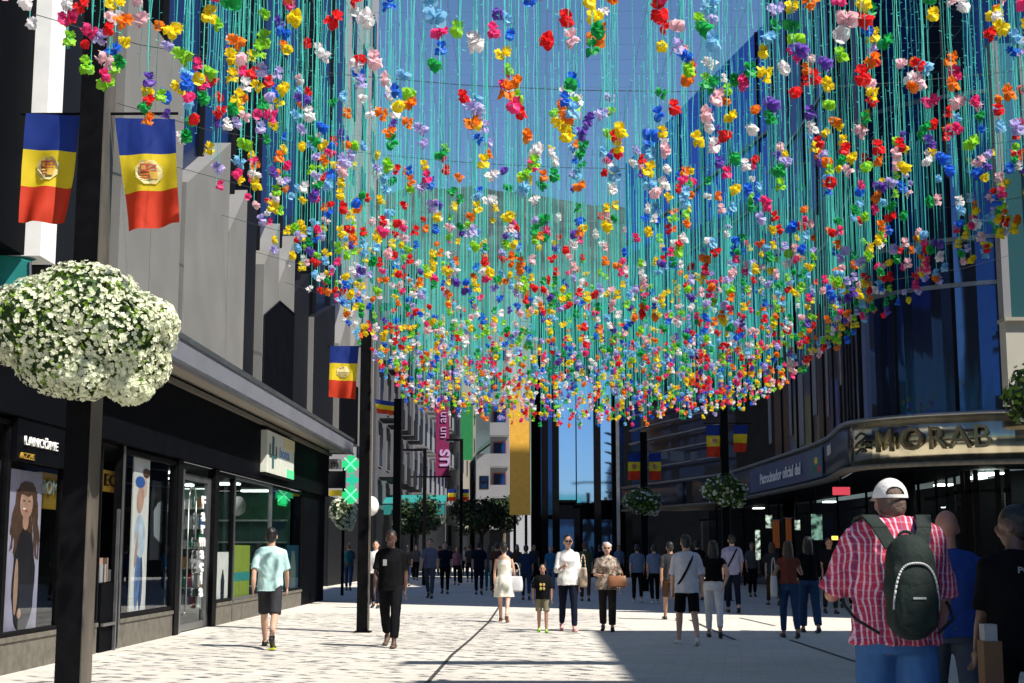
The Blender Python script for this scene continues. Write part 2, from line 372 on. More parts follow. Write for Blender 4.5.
for a in (181, 262, 313.2, 338.6):       # thin pale edges between bays
    y = yl(a, XU, 300); part('edge_trim', MB().box((XU - .2, y - .02, 4.67), (XU + .03, y + .02, 7.2)), M['stone'], LB)
# peaked cast shadows on the stone, drawn as edged black panels
def shadow_pent(px0, px1, pyt, dy=14):
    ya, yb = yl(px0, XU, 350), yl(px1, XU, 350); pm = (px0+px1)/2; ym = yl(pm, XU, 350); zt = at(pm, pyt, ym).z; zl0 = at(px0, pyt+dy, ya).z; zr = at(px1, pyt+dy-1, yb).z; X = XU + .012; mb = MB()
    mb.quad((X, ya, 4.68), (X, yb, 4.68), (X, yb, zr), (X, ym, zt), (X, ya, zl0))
    r = part('upper_window_or_shadow', mb, M['black'], LB)
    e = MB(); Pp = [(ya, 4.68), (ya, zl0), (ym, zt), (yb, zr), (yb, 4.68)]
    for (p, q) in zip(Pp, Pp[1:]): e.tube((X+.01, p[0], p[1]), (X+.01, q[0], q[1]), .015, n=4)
    f = e.build('window_frame', M['stone2']); f.parent = r  # edging drawn round the shadow shape
shadow_pent(262.5, 293, 301); shadow_pent(340, 358, 381, 8)
part('canopy_fascia', MB().box((XU, yl(118, XU, 300), 4.23), (XU + .17, YE + .8, 4.66)).box((XU-.6, YE+.6, 4.23), (XU, YE + .8, 4.66)), M['conc'], LB)
part('canopy_trim', MB().box((XU + .17, yl(118, XU, 300), 4.60), (XU + .20, YE + .8, 4.68)).box((XU + .17, yl(118, XU, 300), 4.20), (XU + .19, YE + .8, 4.26)), M['steel'], LB)
part('soffit', MB().box((XL - .2, yl(118, XU, 300), 4.27), (XU, YE + .6, 4.33)), M['soffit'], LB)
part('wall', MB().box((XL-1.2, 8, 4.28), (XL-.3, yl(118, XU, 300), 4.66)), M['black'], LB)
part('shop_fascia', MB().box((XL - .05, 5, 2.95), (XL + .12, YE, 4.27)), M['black'], LB)
part('soffit_rail', MB().box((XL + .12, 5, 4.12), (XL + .2, YE, 4.20)), M['plinth'], LB)
part('end_wall', MB().box((-10.4, yl(302), 0), (XL + .02, YE, 2.95)), M['black'], LB)
# interiors
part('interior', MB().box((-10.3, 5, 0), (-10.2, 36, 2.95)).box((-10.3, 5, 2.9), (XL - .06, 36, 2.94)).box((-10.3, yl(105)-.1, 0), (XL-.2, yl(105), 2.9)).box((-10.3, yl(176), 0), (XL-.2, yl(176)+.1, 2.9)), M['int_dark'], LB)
part('interior_floor', MB().box((-10.3, 5, 0), (XL - .3, 36, .06)), M['plinth'], LB)
part('interior_wall', MB().box((-10.15, yl(177)+.15, .06), (-9.9, 36, 2.88)), M['int_green'], LB)
for k, (y, x) in enumerate(((16.5, -8), (19.2, -8.3), (24.5, -7.9), (26.5, -7.4), (29, -7.8), (32, -8), (34.5, -8.2))):
    part('ceiling_lamp', MB().box((x-.35, y-.12, 2.84), (x+.35, y+.12, 2.88)), M['lamp'] if k < 2 else M['coollamp'], LB)
def shopwin(px0, px1, zb=.42, zt=2.9, pane='pane', plinth=True, fr=.05, fm='blackmetal'):
    ya, yb = yl(px0), yl(px1)
    if plinth: part('plinth', MB().box((XL - .18, ya, 0), (XL + .03, yb - .01, zb - .06)).box((XL - .2, ya, zb - .06), (XL + .05, yb - .01, zb - .003)), M['plinth'], LB)
    f = part('shop_window', MB().box((XL-.06, ya, zb), (XL+.03, ya+fr, zt)).box((XL-.06, yb-fr-.01, zb), (XL+.03, yb-.01, zt)).box((XL-.055, ya+fr, zb), (XL+.025, yb-fr-.01, zb+fr)).box((XL-.055, ya+fr, zt-fr), (XL+.025, yb-fr-.01, zt)), M[fm], LB)
    p = MB().quad((XL-.01, ya+fr+.002, zb+fr+.002), (XL-.01, yb-fr-.012, zb+fr+.002), (XL-.01, yb-fr-.012, zt-fr-.002), (XL-.01, ya+fr+.002, zt-fr-.002)).build('pane', M[pane]); p.parent = f
    return f
shopwin(-60, 3); shopwin(3, 60); shopwin(60, 98, pane='pane_dark')
shopwin(120, 173, fr=.07); part('window_post', MB().box((XL-.1, yl(173)+.0, 0), (XL+.06, yl(177.5), 2.94)), M['blackmetal'], LB)
part('door_jamb', MB().box((XL-.1, yl(118.6), 0), (XL+.02, yl(119.6), 2.94)), M['blackmetal'], LB); part('jamb_trim', MB().box((XL+.022, yl(119)-.03, 0), (XL+.04, yl(119)+.03, 2.94)), M['steel'], LB); part('door_jamb', MB().box((XL-.1, yl(179.2), 0), (XL+.02, yl(181.5), 2.8)), M['steel'], LB)
dr = part('pharmacy_door', MB().box((XL-.1, yl(181.5)+.01, .02), (XL-.03, yl(183.5), 2.75)).box((XL-.1, yl(208), .02), (XL-.03, yl(211), 2.75)).box((XL-.095, yl(183.5), .02), (XL-.035, yl(208), .14)).box((XL-.095, yl(183.5), 2.65), (XL-.035, yl(208), 2.75)), M['steel'], LB)
MB().quad((XL-.07, yl(183.5), .14), (XL-.07, yl(208), .14), (XL-.07, yl(208), 2.65), (XL-.07, yl(183.5), 2.65)).build('pane', M['pane']).parent = dr
h = MB(); h.path([(XL-.02, yl(185), .3), (XL+.04, yl(185), .35), (XL+.04, yl(185), 2.3), (XL+.03, yl(187), 2.5), (XL+.03, yl(191), 2.5), (XL+.03, yl(193), 2.3), (XL+.03, yl(193), 1.6)], .018)
h.build('handle', M['steel'], None, True).parent = dr
part('door_post', MB().box((XL-.1, yl(211)+.01, 0), (XL+.05, yl(215), 2.94)), M['blackmetal'], LB)
shopwin(215, 231.5, fr=.06); shopwin(232.5, 270, fm='steel'); shopwin(270, 301, pane='pane_dark')
# lettering
def fit(sx_px0, sx_px1, X, word, size):           # stretch so that the word spans two picture columns on the plane x = X
    me = text_mesh(word, size); w = max(v.co.x for v in me.vertices) - min(v.co.x for v in me.vertices); bpy.data.meshes.remove(me)
    return (yl(sx_px1, X) - yl(sx_px0, X)) / w
part('header_panel', MB().box((XL+.035, yl(3), 2.44), (XL+.10, yl(60), 2.945)), M['black'], LB)
text('lettering', 'LANCÔME', .15, (XL + .115, (yl(20, XL+.12)+yl(53, XL+.12))/2, 2.68), (0, 1, 0), (0, 0, 1), M['text_white'], LB, sx=fit(20, 53, XL+.12, 'LANCÔME', .15))
text('lettering', 'ROMY', .26, (XL - .32, yl(48, XL-.33), 2.22), (0, 1, 0), (0, 0, 1), M['text_white'], LB, sx=fit(38, 58, XL-.33, 'ROMY', .26))
part('gold_panel', MB().box((XL-.40, yl(37, XL-.34), 1.95), (XL-.34, yl(61, XL-.34), 2.42)), M['goldpanel'], LB)
text('lettering', 'AZZE', .10, (XL + .115, yl(23, XL+.12), 2.50), (0, 1, 0), (0, 0, 1), M['gold'], LB, sx=1.9)
part('gold_panel', MB().box((XL-.5, yl(100, XL-.44), 2.3), (XL-.44, yl(114, XL-.44), 2.62)), M['goldpanel'], LB)
text('lettering', 'EC', .26, (XL - .425, yl(107, XL-.43), 2.46), (0, 1, 0), (0, 0, 1), M['letter'], LB, sx=2.)
for i, ch in enumerate('Farmacia'):
    z = zl(202, 503 + i * 12.6)
    text('lettering', ch, .30, (XL + .0, yl(202), z), (0, 1, 0), (0, 0, 1), M['text_white'], LB, bold=.012, sx=1.9)

# wall sign of the pharmacy
ya, yb = yl(259, XL + .14), yl(287, XL + .14); z0, z1 = 3.10, 4.02
WS = thing('wall_sign', 'white and pastel shop sign with a dark cactus like emblem on the black fascia', 'sign', (XL + .12, ya, z0))
sgm = mat('pastel sign face', (.60, .62, .55), .4, var=.1)
part('panel', MB().box((XL+.122, ya, z0), (XL+.26, yb, z1)), sgm, WS)
part('rim', MB().box((XL+.12, ya-.05, z0-.04), (XL+.25, yb+.05, z0)).box((XL+.12, ya-.05, z1), (XL+.25, yb+.05, z1+.04)), M['blackmetal'], WS)
e = MB(); L = yb - ya; X = XL + .265
e.box((X-.004, ya+.17*L, z0+.12), (X+.006, ya+.23*L, z1-.1)); e.box((X-.004, ya+.08*L, z0+.35), (X+.006, ya+.11*L, z1-.28)); e.box((X-.004, ya+.3*L, z0+.38), (X+.006, ya+.33*L, z1-.3)); e.box((X-.003, ya+.08*L, z0+.35), (X+.005, ya+.33*L, z0+.42))
part('emblem', e, mat('emblem green', (.03, .09, .10), .5), WS)
text('lettering', 'bona', .34, (X, ya+.62*L, z0+.52), (0, 1, 0), (0, 0, 1), mat('sign blue', (.06, .22, .5), .5), WS, .004, sx=2.)
part('colour_corner', MB().box((X-.004, ya+.72*L, z0+.0), (X+.004, yb, z0+.2)), mat('mint corner', (.10, .65, .30), .5), WS)
part('colour_stripe', MB().box((X-.004, ya+.6*L, z0+.66), (X+.004, yb, z1)), mat('straw stripe', (.62, .55, .30), .5), WS)

def poster(px0, px1, py0, py1, back, label, mats_fn):
    X = XL - back; ya, yb = yl(px0, X), yl(px1, X); za = at(px0, py1, ya).z; zb = at(px0, py0, ya).z
    t = thing('poster', label, 'poster', (X, ya, za)); mats_fn(t, X, ya, yb, za, zb); return t
LIP_PRINT = mat('printed lips', (.42, .10, .09), .5); skinm = mat('printed skin', (.55, .33, .25), .5, var=.25, vscale=2.5); hairm = mat('printed brown hair', (.10, .05, .03), .5, var=.3, vscale=10)
def face_poster(t, X, ya, yb, za, zb):
    part('sheet', MB().box((X-.02, ya, za), (X, yb, zb)), M['white'], t)
    W = yb - ya; H = zb - za; cy = ya + W*.55; cz = za + H*.80
    part('backdrop', MB().quad((X+.002, ya, za), (X+.002, yb, za), (X+.002, yb, zb), (X+.002, ya, zb)), mat('printed lilac', (.42, .40, .55), .5, var=.3, vscale=1.5), t)
    def disc(name, cy, cz, ry, rz, m, lift, n=24, wob=0.):
        part(name, MB().quad(*[(X+lift, cy+ry*math.cos(2*math.pi*i/n)*(1+wob*math.sin(i*2.1)), cz+rz*math.sin(2*math.pi*i/n)*(1+wob*math.cos(i*1.7))) for i in range(n)]), m, t)
    hd = MB(); r_ = random.Random(3)
    for k in range(90):                                   # long wavy printed locks
        u = r_.uniform(-1, 1); y0 = cy + u*W*.27; ph = r_.uniform(0, 6); L_ = H*r_.uniform(.22, .42); w_ = W*.018; pv = None
        for q in range(8):
            v = q/7; yy = y0*(1) + W*(u*.16*v + .03*math.sin(ph+v*7)); zz = cz + H*.13*(1-abs(u)*.4) - L_*v
            if pv: hd.quad((X+.005+k*1e-5, pv[0]-w_, pv[1]), (X+.005+k*1e-5, yy-w_, zz), (X+.005+k*1e-5, yy+w_, zz), (X+.005+k*1e-5, pv[0]+w_, pv[1]))
            pv = (yy, zz)
    part('printed_hair', hd, hairm, t)
    disc('printed_face', cy-.02*W, cz, W*.19, H*.092, skinm, .009); disc('printed_neck', cy-.02*W, cz-H*.11, W*.09, H*.05, skinm, .0085)
    disc('printed_fringe', cy, cz+H*.09, W*.24, H*.045, hairm, .010, wob=.08)
    disc('printed_dress', cy, za+H*.33, W*.33, H*.32, mat('printed black dress', (.012, .010, .018), .5, var=.4, vscale=3), .0075, wob=.05)
    disc('printed_arm', cy-.22*W, za+H*.30, W*.06, H*.17, skinm, .008); disc('printed_hand', cy-.1*W, za+H*.14, W*.06, H*.03, skinm, .0095)
    disc('printed_mouth', cy-.02*W, cz-H*.045, W*.05, H*.008, LIP_PRINT, .011, 10)
    for s in (-1, 1): disc('printed_eye', cy-.02*W+s*W*.08, cz+H*.016, W*.03, H*.006, M['letter'], .011, 8)
poster(5, 39, 468, 640, .12, 'tall poster of a long haired woman in black behind the leftmost shop window', face_poster)
def pale_poster(t, X, ya, yb, za, zb):
    part('sheet', MB().box((X-.02, ya, za), (X, yb, zb)), M['white'], t); W = yb-ya; H = zb-za
    def el(name, a, b, ra, rb, m, lift, n=18, tilt=0.): part(name, MB().quad(*[(X+lift, ya+W*(a+ra*math.cos(2*math.pi*i/n)+tilt*rb*math.sin(2*math.pi*i/n)), za+H*(b+rb*math.sin(2*math.pi*i/n))) for i in range(n)]), m, t)
    el('printed_face', .45, .74, .22, .085, skinm, .004, tilt=.5); el('printed_face', .68, .82, .18, .07, mat('printed pale skin', (.7, .5, .42), .5), .003)
    el('printed_hair', .40, .845, .3, .035, mat('printed blue hat', (.03,.12,.45), .5), .006); el('printed_hair', .78, .905, .22, .03, hairm, .005)
    el('printed_shirt', .5, .52, .33, .13, mat('printed pale shirt', (.50,.60,.72), .5, var=.3, vscale=4), .0035, tilt=-.4); el('printed_arm', .3, .44, .07, .11, skinm, .005, tilt=.6)
    el('printed_legs', .42, .27, .16, .19, mat('printed denim', (.10,.20,.42), .5, var=.4, vscale=5), .003, tilt=.3); el('printed_legs', .62, .24, .13, .17, mat('printed navy', (.03,.06,.18), .5), .0025)
poster(131, 147, 455, 625, .10, 'narrow white poster of a figure in pale denim beside the pharmacy door', pale_poster)
def grey_poster(t, X, ya, yb, za, zb):
    part('sheet', MB().box((X-.02, ya, za), (X, yb, zb)), mat('printed charcoal', (.03, .035, .045), .4), t); W = yb-ya; H = zb-za
    def blob(name, pts, m, lift): part(name, MB().quad(*[(X+lift, ya+W*a, za+H*b) for a, b in pts]), m, t)
    gr = mat('printed grey face', (.30, .34, .38), .5)
    blob('printed_face', [(.15,.3),(.55,.2),(.8,.4),(.85,.7),(.6,.88),(.3,.85),(.1,.6)], gr, .004)
    blob('printed_hair', [(.05,.6),(.3,.72),(.6,.78),(.85,.72),(.8,.95),(.3,.97)], M['letter'], .006)
poster(150, 169, 480, 560, .25, 'dark grey portrait poster of a face inside the perfume shop window', grey_poster)
def white_card(t, X, ya, yb, za, zb):
    part('sheet', MB().box((X-.02, ya, za), (X, yb, zb)), M['white'], t); W = yb-ya; H = zb-za
    part('printed_bottle', MB().quad(*[(X+.003, ya+W*a, za+H*b) for a, b in ((.35,.2),(.6,.2),(.62,.5),(.5,.7),(.45,.7),(.33,.5))]), M['stone2'], t)
poster(217, 230, 552, 612, .04, 'white advertising card with a grey bottle right of the pharmacy door', white_card)
def blue_card(t, X, ya, yb, za, zb):
    part('sheet', MB().box((X-.02, ya, za), (X, yb, zb)), mat('printed sky blue', (.10, .28, .5), .5), t); W = yb-ya; H = zb-za
    part('printed_figure', MB().quad(*[(X+.003, ya+W*a, za+H*b) for a, b in ((.3,.0),(.7,.0),(.75,.6),(.6,.9),(.4,.9),(.25,.6))]), M['white'], t)
poster(287, 299, 545, 605, .05, 'pale blue advertising card in the last window before the black corner', blue_card)
def yg_card(t, X, ya, yb, za, zb):
    part('sheet', MB().box((X-.02, ya, za), (X, yb, zb)), mat('printed lime', (.28, .38, .05), .5), t)
    part('printed_band', MB().box((X, ya, za+(zb-za)*.5), (X+.004, yb, za+(zb-za)*.62)), mat('printed teal', (.03, .3, .3), .5), t)
poster(234, 250, 545, 618, .06, 'lime green advertising card low in the pharmacy window', yg_card)

# shelves in the pharmacy, a perfume stand in the doorway
SH = thing('display_shelf', 'shelf of coloured boxes seen through the pharmacy door', 'shelf', (-7.0, 27.9, 0.06))
part('rack', MB().box((-7.9, 28.02, .06), (-6.2, 28.12, 2.6)), mat('pale green board', (.30, .50, .42), .6), SH)
for k in range(6):
    part('shelf_board', MB().box((-7.9, 27.7, .3+k*.38), (-6.22, 28.015, .33+k*.38)), M['white'], SH)
bx = [mat('carton ' + n, c, .5) for n, c in (('red', (.6,.05,.05)), ('white', (.7,.7,.7)), ('green', (.05,.4,.2)), ('orange', (.7,.3,.05)), ('blue', (.05,.2,.5)))]
mb = MB()
for k in range(6):
    x = -7.85
    while x < -6.3:
        w = rnd.uniform(.06, .16); mb.box((x, 27.75, .332+k*.38), (min(x+w, -6.23), 27.95, .332+k*.38+rnd.uniform(.1, .28)), rnd.choice((0, 1, 1, 1, 2, 3, 4))); x += w + .015
cp = part('cartons', mb, bx, SH); cp['kind'] = 'stuff'
part('interior_wall', MB().box((-9.9, 36.9, .06), (-6.3, 37.0, 2.88)), M['int_green'], LB)
for xx, yy in ((-6.9, 26.8), (-6.8, 31.5), (-6.8, 35.2)): part('ceiling_lamp', MB().box((xx-.4, yy-.12, 2.84), (xx+.3, yy+.12, 2.88)), M['coollamp'], LB)
for k in range(4): part('interior_shelf', MB().box((-9.5, 36.5, .5+k*.55), (-6.35, 36.88, .54+k*.55)), M['white'], LB)
ST = thing('display_stand', 'black perfume stand with small white boxes on top in the shop doorway', 'stand', (-6.3, yl(108), 0))
ys = yl(100); ye2 = yl(113)
part('plinth_box', MB().box((-6.9, ys, .0), (-6.05, ye2, .95)), M['black'], ST)
part('rail', MB().box((-6.04, ye2-.05, 0), (-6.0, ye2, 2.0)).box((-6.04, ys, .36), (-6.0, ye2-.05, .4)), M['steel'], ST)
for k in range(4):
    part('perfume_box', MB().box((-6.6+.1*(k%2), ys+.15+k*.42, .953), (-6.35+.1*(k%2), ys+.45+k*.42, 1.12+.09*((k*7)%3))), M['whitewall'] if k % 2 else skinm, ST)

# pharmacy crosses sticking out past the end of the building
PC = thing('pharmacy_sign', 'pair of lit green pharmacy crosses on a grey bracket at the building corner', 'sign', (XL, 40.4, 2.7))
Y = 40.2
def cross(px, py, r):
    c = at(px, py, Y); a = r; b = r * .38; mb = MB(); P = [(-b,-a),(b,-a),(b,-b),(a,-b),(a,b),(b,b),(b,a),(-b,a),(-b,b),(-a,b),(-a,-b),(-b,-b)]
    lo = [Vector((c.x+p[0], Y, c.z+p[1])) for p in P]; hi = [p + Vector((0, .12, 0)) for p in lo]
    mb.quad(*lo); mb.quad(*hi[::-1])
    for i in range(12): mb.quad(lo[i], hi[i], hi[(i+1) % 12], lo[(i+1) % 12])
    return mb
for px, py in ((350.5, 464), (350.5, 495)):
    k = part('cross', cross(px, py, .24), M['greenled'], PC)
    c = at(px, py, Y); f = MB()
    for s in (-1, 1):
        f.tube((c.x - .17, Y-.01, c.z - .17*s), (c.x + .17, Y-.01, c.z + .17*s), .018, n=5)
    f.build('led_star', mat('pale led', (.2,.7,.4), .4, emit=(.2, .9, .45), estr=.9), None).parent = k
    k.children[0].location = (0, 0, 0)
a = at(328, 488, Y); b = at(345, 471, Y); part('bracket_box', MB().box((a.x, Y, a.z), (b.x, Y+.2, b.z)), M['stone2'], PC)
a = at(346, 486, Y); b = at(357, 473, Y); part('side_cross', cross(352, 480, .17), mat('dim green', (.02,.3,.2), .4, emit=(.02,.6,.35), estr=.5), PC)
a = at(329, 469, Y); b = at(341, 459, Y); part('small_panel', MB().box((a.x, Y, a.z), (b.x, Y+.1, b.z)), M['whitewall'], PC)
text('lettering', 'm', .3, ((a.x+b.x)/2, Y-.02, (a.z+b.z)/2), (1,0,0), (0,0,1), M['letter'], PC)
a = at(329, 496, Y); b = at(342, 490, Y); part('yellow_panel', MB().box((a.x, Y, a.z), (b.x, Y+.1, b.z)), M['yellow'], PC)
GS = thing('window_sign', 'small green lit sign inside the last shop window', 'sign', (XL - .3, yl(290), 2.5))
part('lit_panel', MB().box((XL-.34, yl(290), zl(290, 505)), (XL-.3, yl(301), zl(290, 495))), M['greenglow'], GS)
part('bracket', MB().box((XL-.33, yl(290)+.3, zl(290, 495)), (XL-.31, yl(290)+.34, 2.9)), M['steel'], GS)

# ------------------------------------------------------------------ RIGHT: near block (mostly outside the frame)
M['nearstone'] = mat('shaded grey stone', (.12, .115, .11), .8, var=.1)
NB = thing('corner_building', 'pale stone building beside the right edge that shades the pavement', 'building', (12, 5, 0))
NX = 8.6; NY = 21.0; NH = 11.6
part('wall', MB().box((NX, -20, 4.0), (20, NY, NH)).box((NX + 1.6, -20, 0), (20, NY, 4.0)), M['nearstone'], NB)
for k in range(6):
    part('column', MB().box((NX + .1, -18 + k*7.6, 0), (NX + .6, -17.5 + k*7.6, 3.99)), M['nearstone'], NB)
for (xa_, xb_, yy, zz) in ((3.6, 8.6, 14.8, 8.0), (3.95, 8.6, 12.0, 8.0)): part('shadow_slab', MB().box((xa_, yy, zz), (xb_, yy+.55, zz+.08)), M['conc'], NB)  # unseen slabs added to throw shadow strips across the paving
for k in range(9):
    for j in range(2):
        y = -18 + k*4.3; w = part('window', MB().box((NX-.05, y, 5+j*3.3), (NX-.004, y+2.4, 7+j*3.3)), M['stone2'], NB)
        MB().box((NX-.07, y+.1, 5.1+j*3.3), (NX-.055, y+2.3, 6.9+j*3.3)).build('pane', M['mirror_dark']).parent = w
        w.children[0].location = (0, 0, 0)

# right: curved dark glass building with the metallic band
band = [(16.0, 29.3), (12.0, 29.35), (9.9, 29.6), (8.8, 30.1), (8.0, 30.7), (7.4, 31.5), (7.12, 32.4), (7.15, 33.6), (7.35, 35.2), (7.55, 37.2), (7.6, 40), (7.5, 44), (7.35, 49), (7.06, 54), (6.0, 58.4), (5.0, 62.0), (4.0, 66)]
CB = thing('glass_building', 'dark curved glass building over a metallic fascia on the right', 'building', (10, 36, 0))
def inset(pts, d):
    out = []
    for i, p in enumerate(pts):
        a = Vector(pts[max(0, i-1)]); b = Vector(pts[min(len(pts)-1, i+1)]); t = (b - a).normalized(); n = Vector((t.y, -t.x))   # left-to-right walk: inside is +x side
        out.append((p[0] + n.x * d, p[1] + n.y * d))
    return out
def strip(pts, z0, z1, th=.15, mb=None):
    mb = mb or MB(); q = inset(pts, th)
    for i in range(len(pts)-1):
        a, b, c, d = pts[i], pts[i+1], q[i+1], q[i]
        v = [(a[0],a[1],z0),(b[0],b[1],z0),(c[0],c[1],z0),(d[0],d[1],z0),(a[0],a[1],z1),(b[0],b[1],z1),(c[0],c[1],z1),(d[0],d[1],z1)]
        n = len(mb.v); mb.v += v
        for f in ((0,1,2,3),(4,7,6,5),(0,4,5,1),(3,2,6,7)): mb.f.append(tuple(n+k for k in f)); mb.m.append(0)
        if i == 0: mb.f.append((n, n+3, n+7, n+4)); mb.m.append(0)
        if i == len(pts)-2: mb.f.append((n+1, n+5, n+6, n+2)); mb.m.append(0)
    return mb
def smoothpts(pts, k=4):
    out = []
    for i in range(len(pts)-1):
        p0 = Vector(pts[max(0,i-1)]); p1 = Vector(pts[i]); p2 = Vector(pts[i+1]); p3 = Vector(pts[min(len(pts)-1,i+2)])
        for j in range(k):
            t = j/k; out.append(tuple(.5*((2*p1)+(p2-p0)*t+(2*p0-5*p1+4*p2-p3)*t*t+(3*p1-p0-3*p2+p3)*t**3)))
    out.append(pts[-1]); return out
sm = smoothpts(band)
nA = 4 * 5 + 2          # the metallic section ends at the corner, the sign section follows
def rng(ya, yb, xmax=99): return [p for p in sm if ya <= p[1] <= yb and p[0] < xmax]
part('metal_band', strip([p for p in sm if p[1] < 32.5], 3.28, 4.22), M['brass'], CB, True)
part('sign_band', strip([p for p in sm if 32.4 < p[1] <= 58], 3.32, 4.18), mat('navy fascia', (.012, .016, .035), .35, var=.1), CB, True)
part('sign_band', strip([p for p in sm if p[1] > 57.9], 3.32, 4.18), mat('navy fascia', (.012, .016, .035), .35, var=.1), CB, True)
part('band_trim', strip(inset(sm, -.06), 4.225, 4.30, .25), M['steel'], CB, True)
part('band_trim', strip(inset(sm, -.06), 3.18, 3.275, .25), M['plinth'], CB, True)
# soffit under the band and shop level set back
si = inset(sm, .3); s2 = inset(sm, 3.0)
mb = MB()
for i in range(len(sm)-1): mb.quad((si[i][0], si[i][1], 3.22), (s2[i][0], s2[i][1], 3.22), (s2[i+1][0], s2[i+1][1], 3.22), (si[i+1][0], si[i+1][1], 3.22))
part('soffit', mb, M['black'], CB)
fi = inset(sm, .35)
core = [(16, 29.8)] + [p for p in fi if p[1] > 29.7 and p[0] < 12.2]
HB = 24.0
def wallstrip(pts, z0, z1): 
    mb = MB()
    for a, b in zip(pts, pts[1:]): mb.quad((a[0],a[1],z0),(b[0],b[1],z0),(b[0],b[1],z1),(a[0],a[1],z1))
    return mb
segA = [p for p in fi if p[1] < 31.2]; segB = [p for p in fi if 31.0 < p[1] < 47.2]
# upper floors: individual glazing bays between mullions
def bays(pts, z0, z1, step, m, floors, root, name='glazing', mul='stone2', mr=.035):
    i = 0
    while i < len(pts) - 1:
        j = min(len(pts) - 1, i + step); seg = pts[i:j+1]
        part(name, wallstrip(seg, z0, z1), M[m], root)
        a = pts[i]; part('mullion', MB().box((a[0]-mr, a[1]-mr, z0), (a[0]+mr, a[1]+mr, z1)), M[mul], root)
        i = j
    for z in floors: part('floor_line', strip(inset(pts, -.05), z, z + .09, .1), M['steel'], root)
bays([p for p in fi if p[1] < 32.6], 4.3, HB, 6, 'mirror_dark', (7.0, 8.0, 11.2, 14.5), CB)
bays([p for p in fi if 32.5 < p[1] < 47.5], 4.3, HB, 2, 'mirror_dark', (9.6, 13.8), CB, mul='stone2')
part('roof_slab', MB().box((10.5, 32.5, 4.4), (20, 47, HB-.1)), M['black'], CB)
part('roof_slab', MB().quad((16, 29.7, HB), *[(p[0], p[1], HB) for p in fi if p[1] < 47.5 and p[0] < 12.5], (20, 47.5, HB), (20, 29.7, HB)), M['black'], CB)
# white strips painted in for sunlit window edges on the street side
for k, (Yv, z0_, z1_) in enumerate(((47, 4.9, 8.4), (43.6, 4.9, 8.2), (42.0, 4.5, 6.6), (40.2, 5.2, 8.8), (36.4, 5.6, 8.4), (38.5, 5.0, 8.0))):
    xf = min(fi, key=lambda p: abs(p[1]-Yv))[0]
    part('lit_edge_strip', MB().box((xf-.03, Yv, z0_), (xf-.008, Yv+(.5, .35, .7, .5, .3, .25)[k], z1_)), M['whitewall'], CB)
# ground floor: dark recess with lit shop windows
rb = inset(sm, 2.6)
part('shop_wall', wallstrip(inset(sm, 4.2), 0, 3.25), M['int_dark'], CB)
for i in range(8, len(rb)-4, 3):
    a, b = rb[i], rb[i+2]; wl = Vector((b[0]-a[0], b[1]-a[1], 0))
    f = part('shop_window', MB().obox((a[0], a[1], 0), wl.normalized()*.07, (.06, 0, 0), (0, 0, 3.2)).obox((a[0], a[1], 2.7), wl, (.06, 0, 0), (0, 0, .08)), M['blackmetal'], CB)
    p = MB().quad((a[0]+.02, a[1], .05), (a[0]+.02, a[1], 2.69), (b[0]+.02, b[1], 2.69), (b[0]+.02, b[1], .05)).build('pane', M['pane']); p.parent = f; p.location = (0, 0, 0)
for i in range(14, len(rb)-6, 6):
    a = inset(sm, 3.3)[i]; part('ceiling_lamp', MB().box((a[0]-.2, a[1]-.3, 3.12), (a[0]+.2, a[1]+.3, 3.16)), M['coollamp'], CB)
for px, Yv in ((862, 34), (758, 50)):
    x = gx(px, Yv) - .1; part('column', MB().tube((x+1.2, Yv, 0), (x+1.2, Yv, 3.2), .2, n=14), M['blackmetal'], CB, True)

# emblem and letters standing on the metallic band
def on_band(px, py):            # nearest crossing of the picture column with the band
    best = None
    for (a, b) in zip(sm, sm[1:]):
        for k in range(10):
            t = k/10; x = a[0]+(b[0]-a[0])*t; y = a[1]+(b[1]-a[1])*t
            if y > 33: continue
            e = abs(at(px, py, y).x - x)
            if best is None or e < best[0]: best = (e, x, y, Vector((a[0]-b[0], a[1]-b[1], 0)).normalized())
    return best
for ch, px in (('M', 888), ('O', 914), ('R', 938), ('A', 961), ('B', 983)):
    _, x, y, rt = on_band(px, 440); n = rt.cross(Vector((0, 0, 1)))
    text('letter', ch, .70, (x + n.x*.10, y + n.y*.10, 3.73), rt, (0, 0, 1), M['letterbrass'], CB, .05, sx=1.0)
for k in range(3):
    _, x, y, rt = on_band(864, 440); n = rt.cross(Vector((0, 0, 1))); mb = MB(); o = Vector((x, y, 3.55 + k*.17)) + n*.08
    prev = None
    for j in range(9):
        t = -1 + j/4; p = o + rt*(t*.2) + Vector((0, 0, .08*math.cos(t*1.57) + .02*t))
        if prev is not None: mb.tube(prev, p, .03, n=6)
        prev = p
    part('emblem_wave', mb, M['letter'], CB, True)
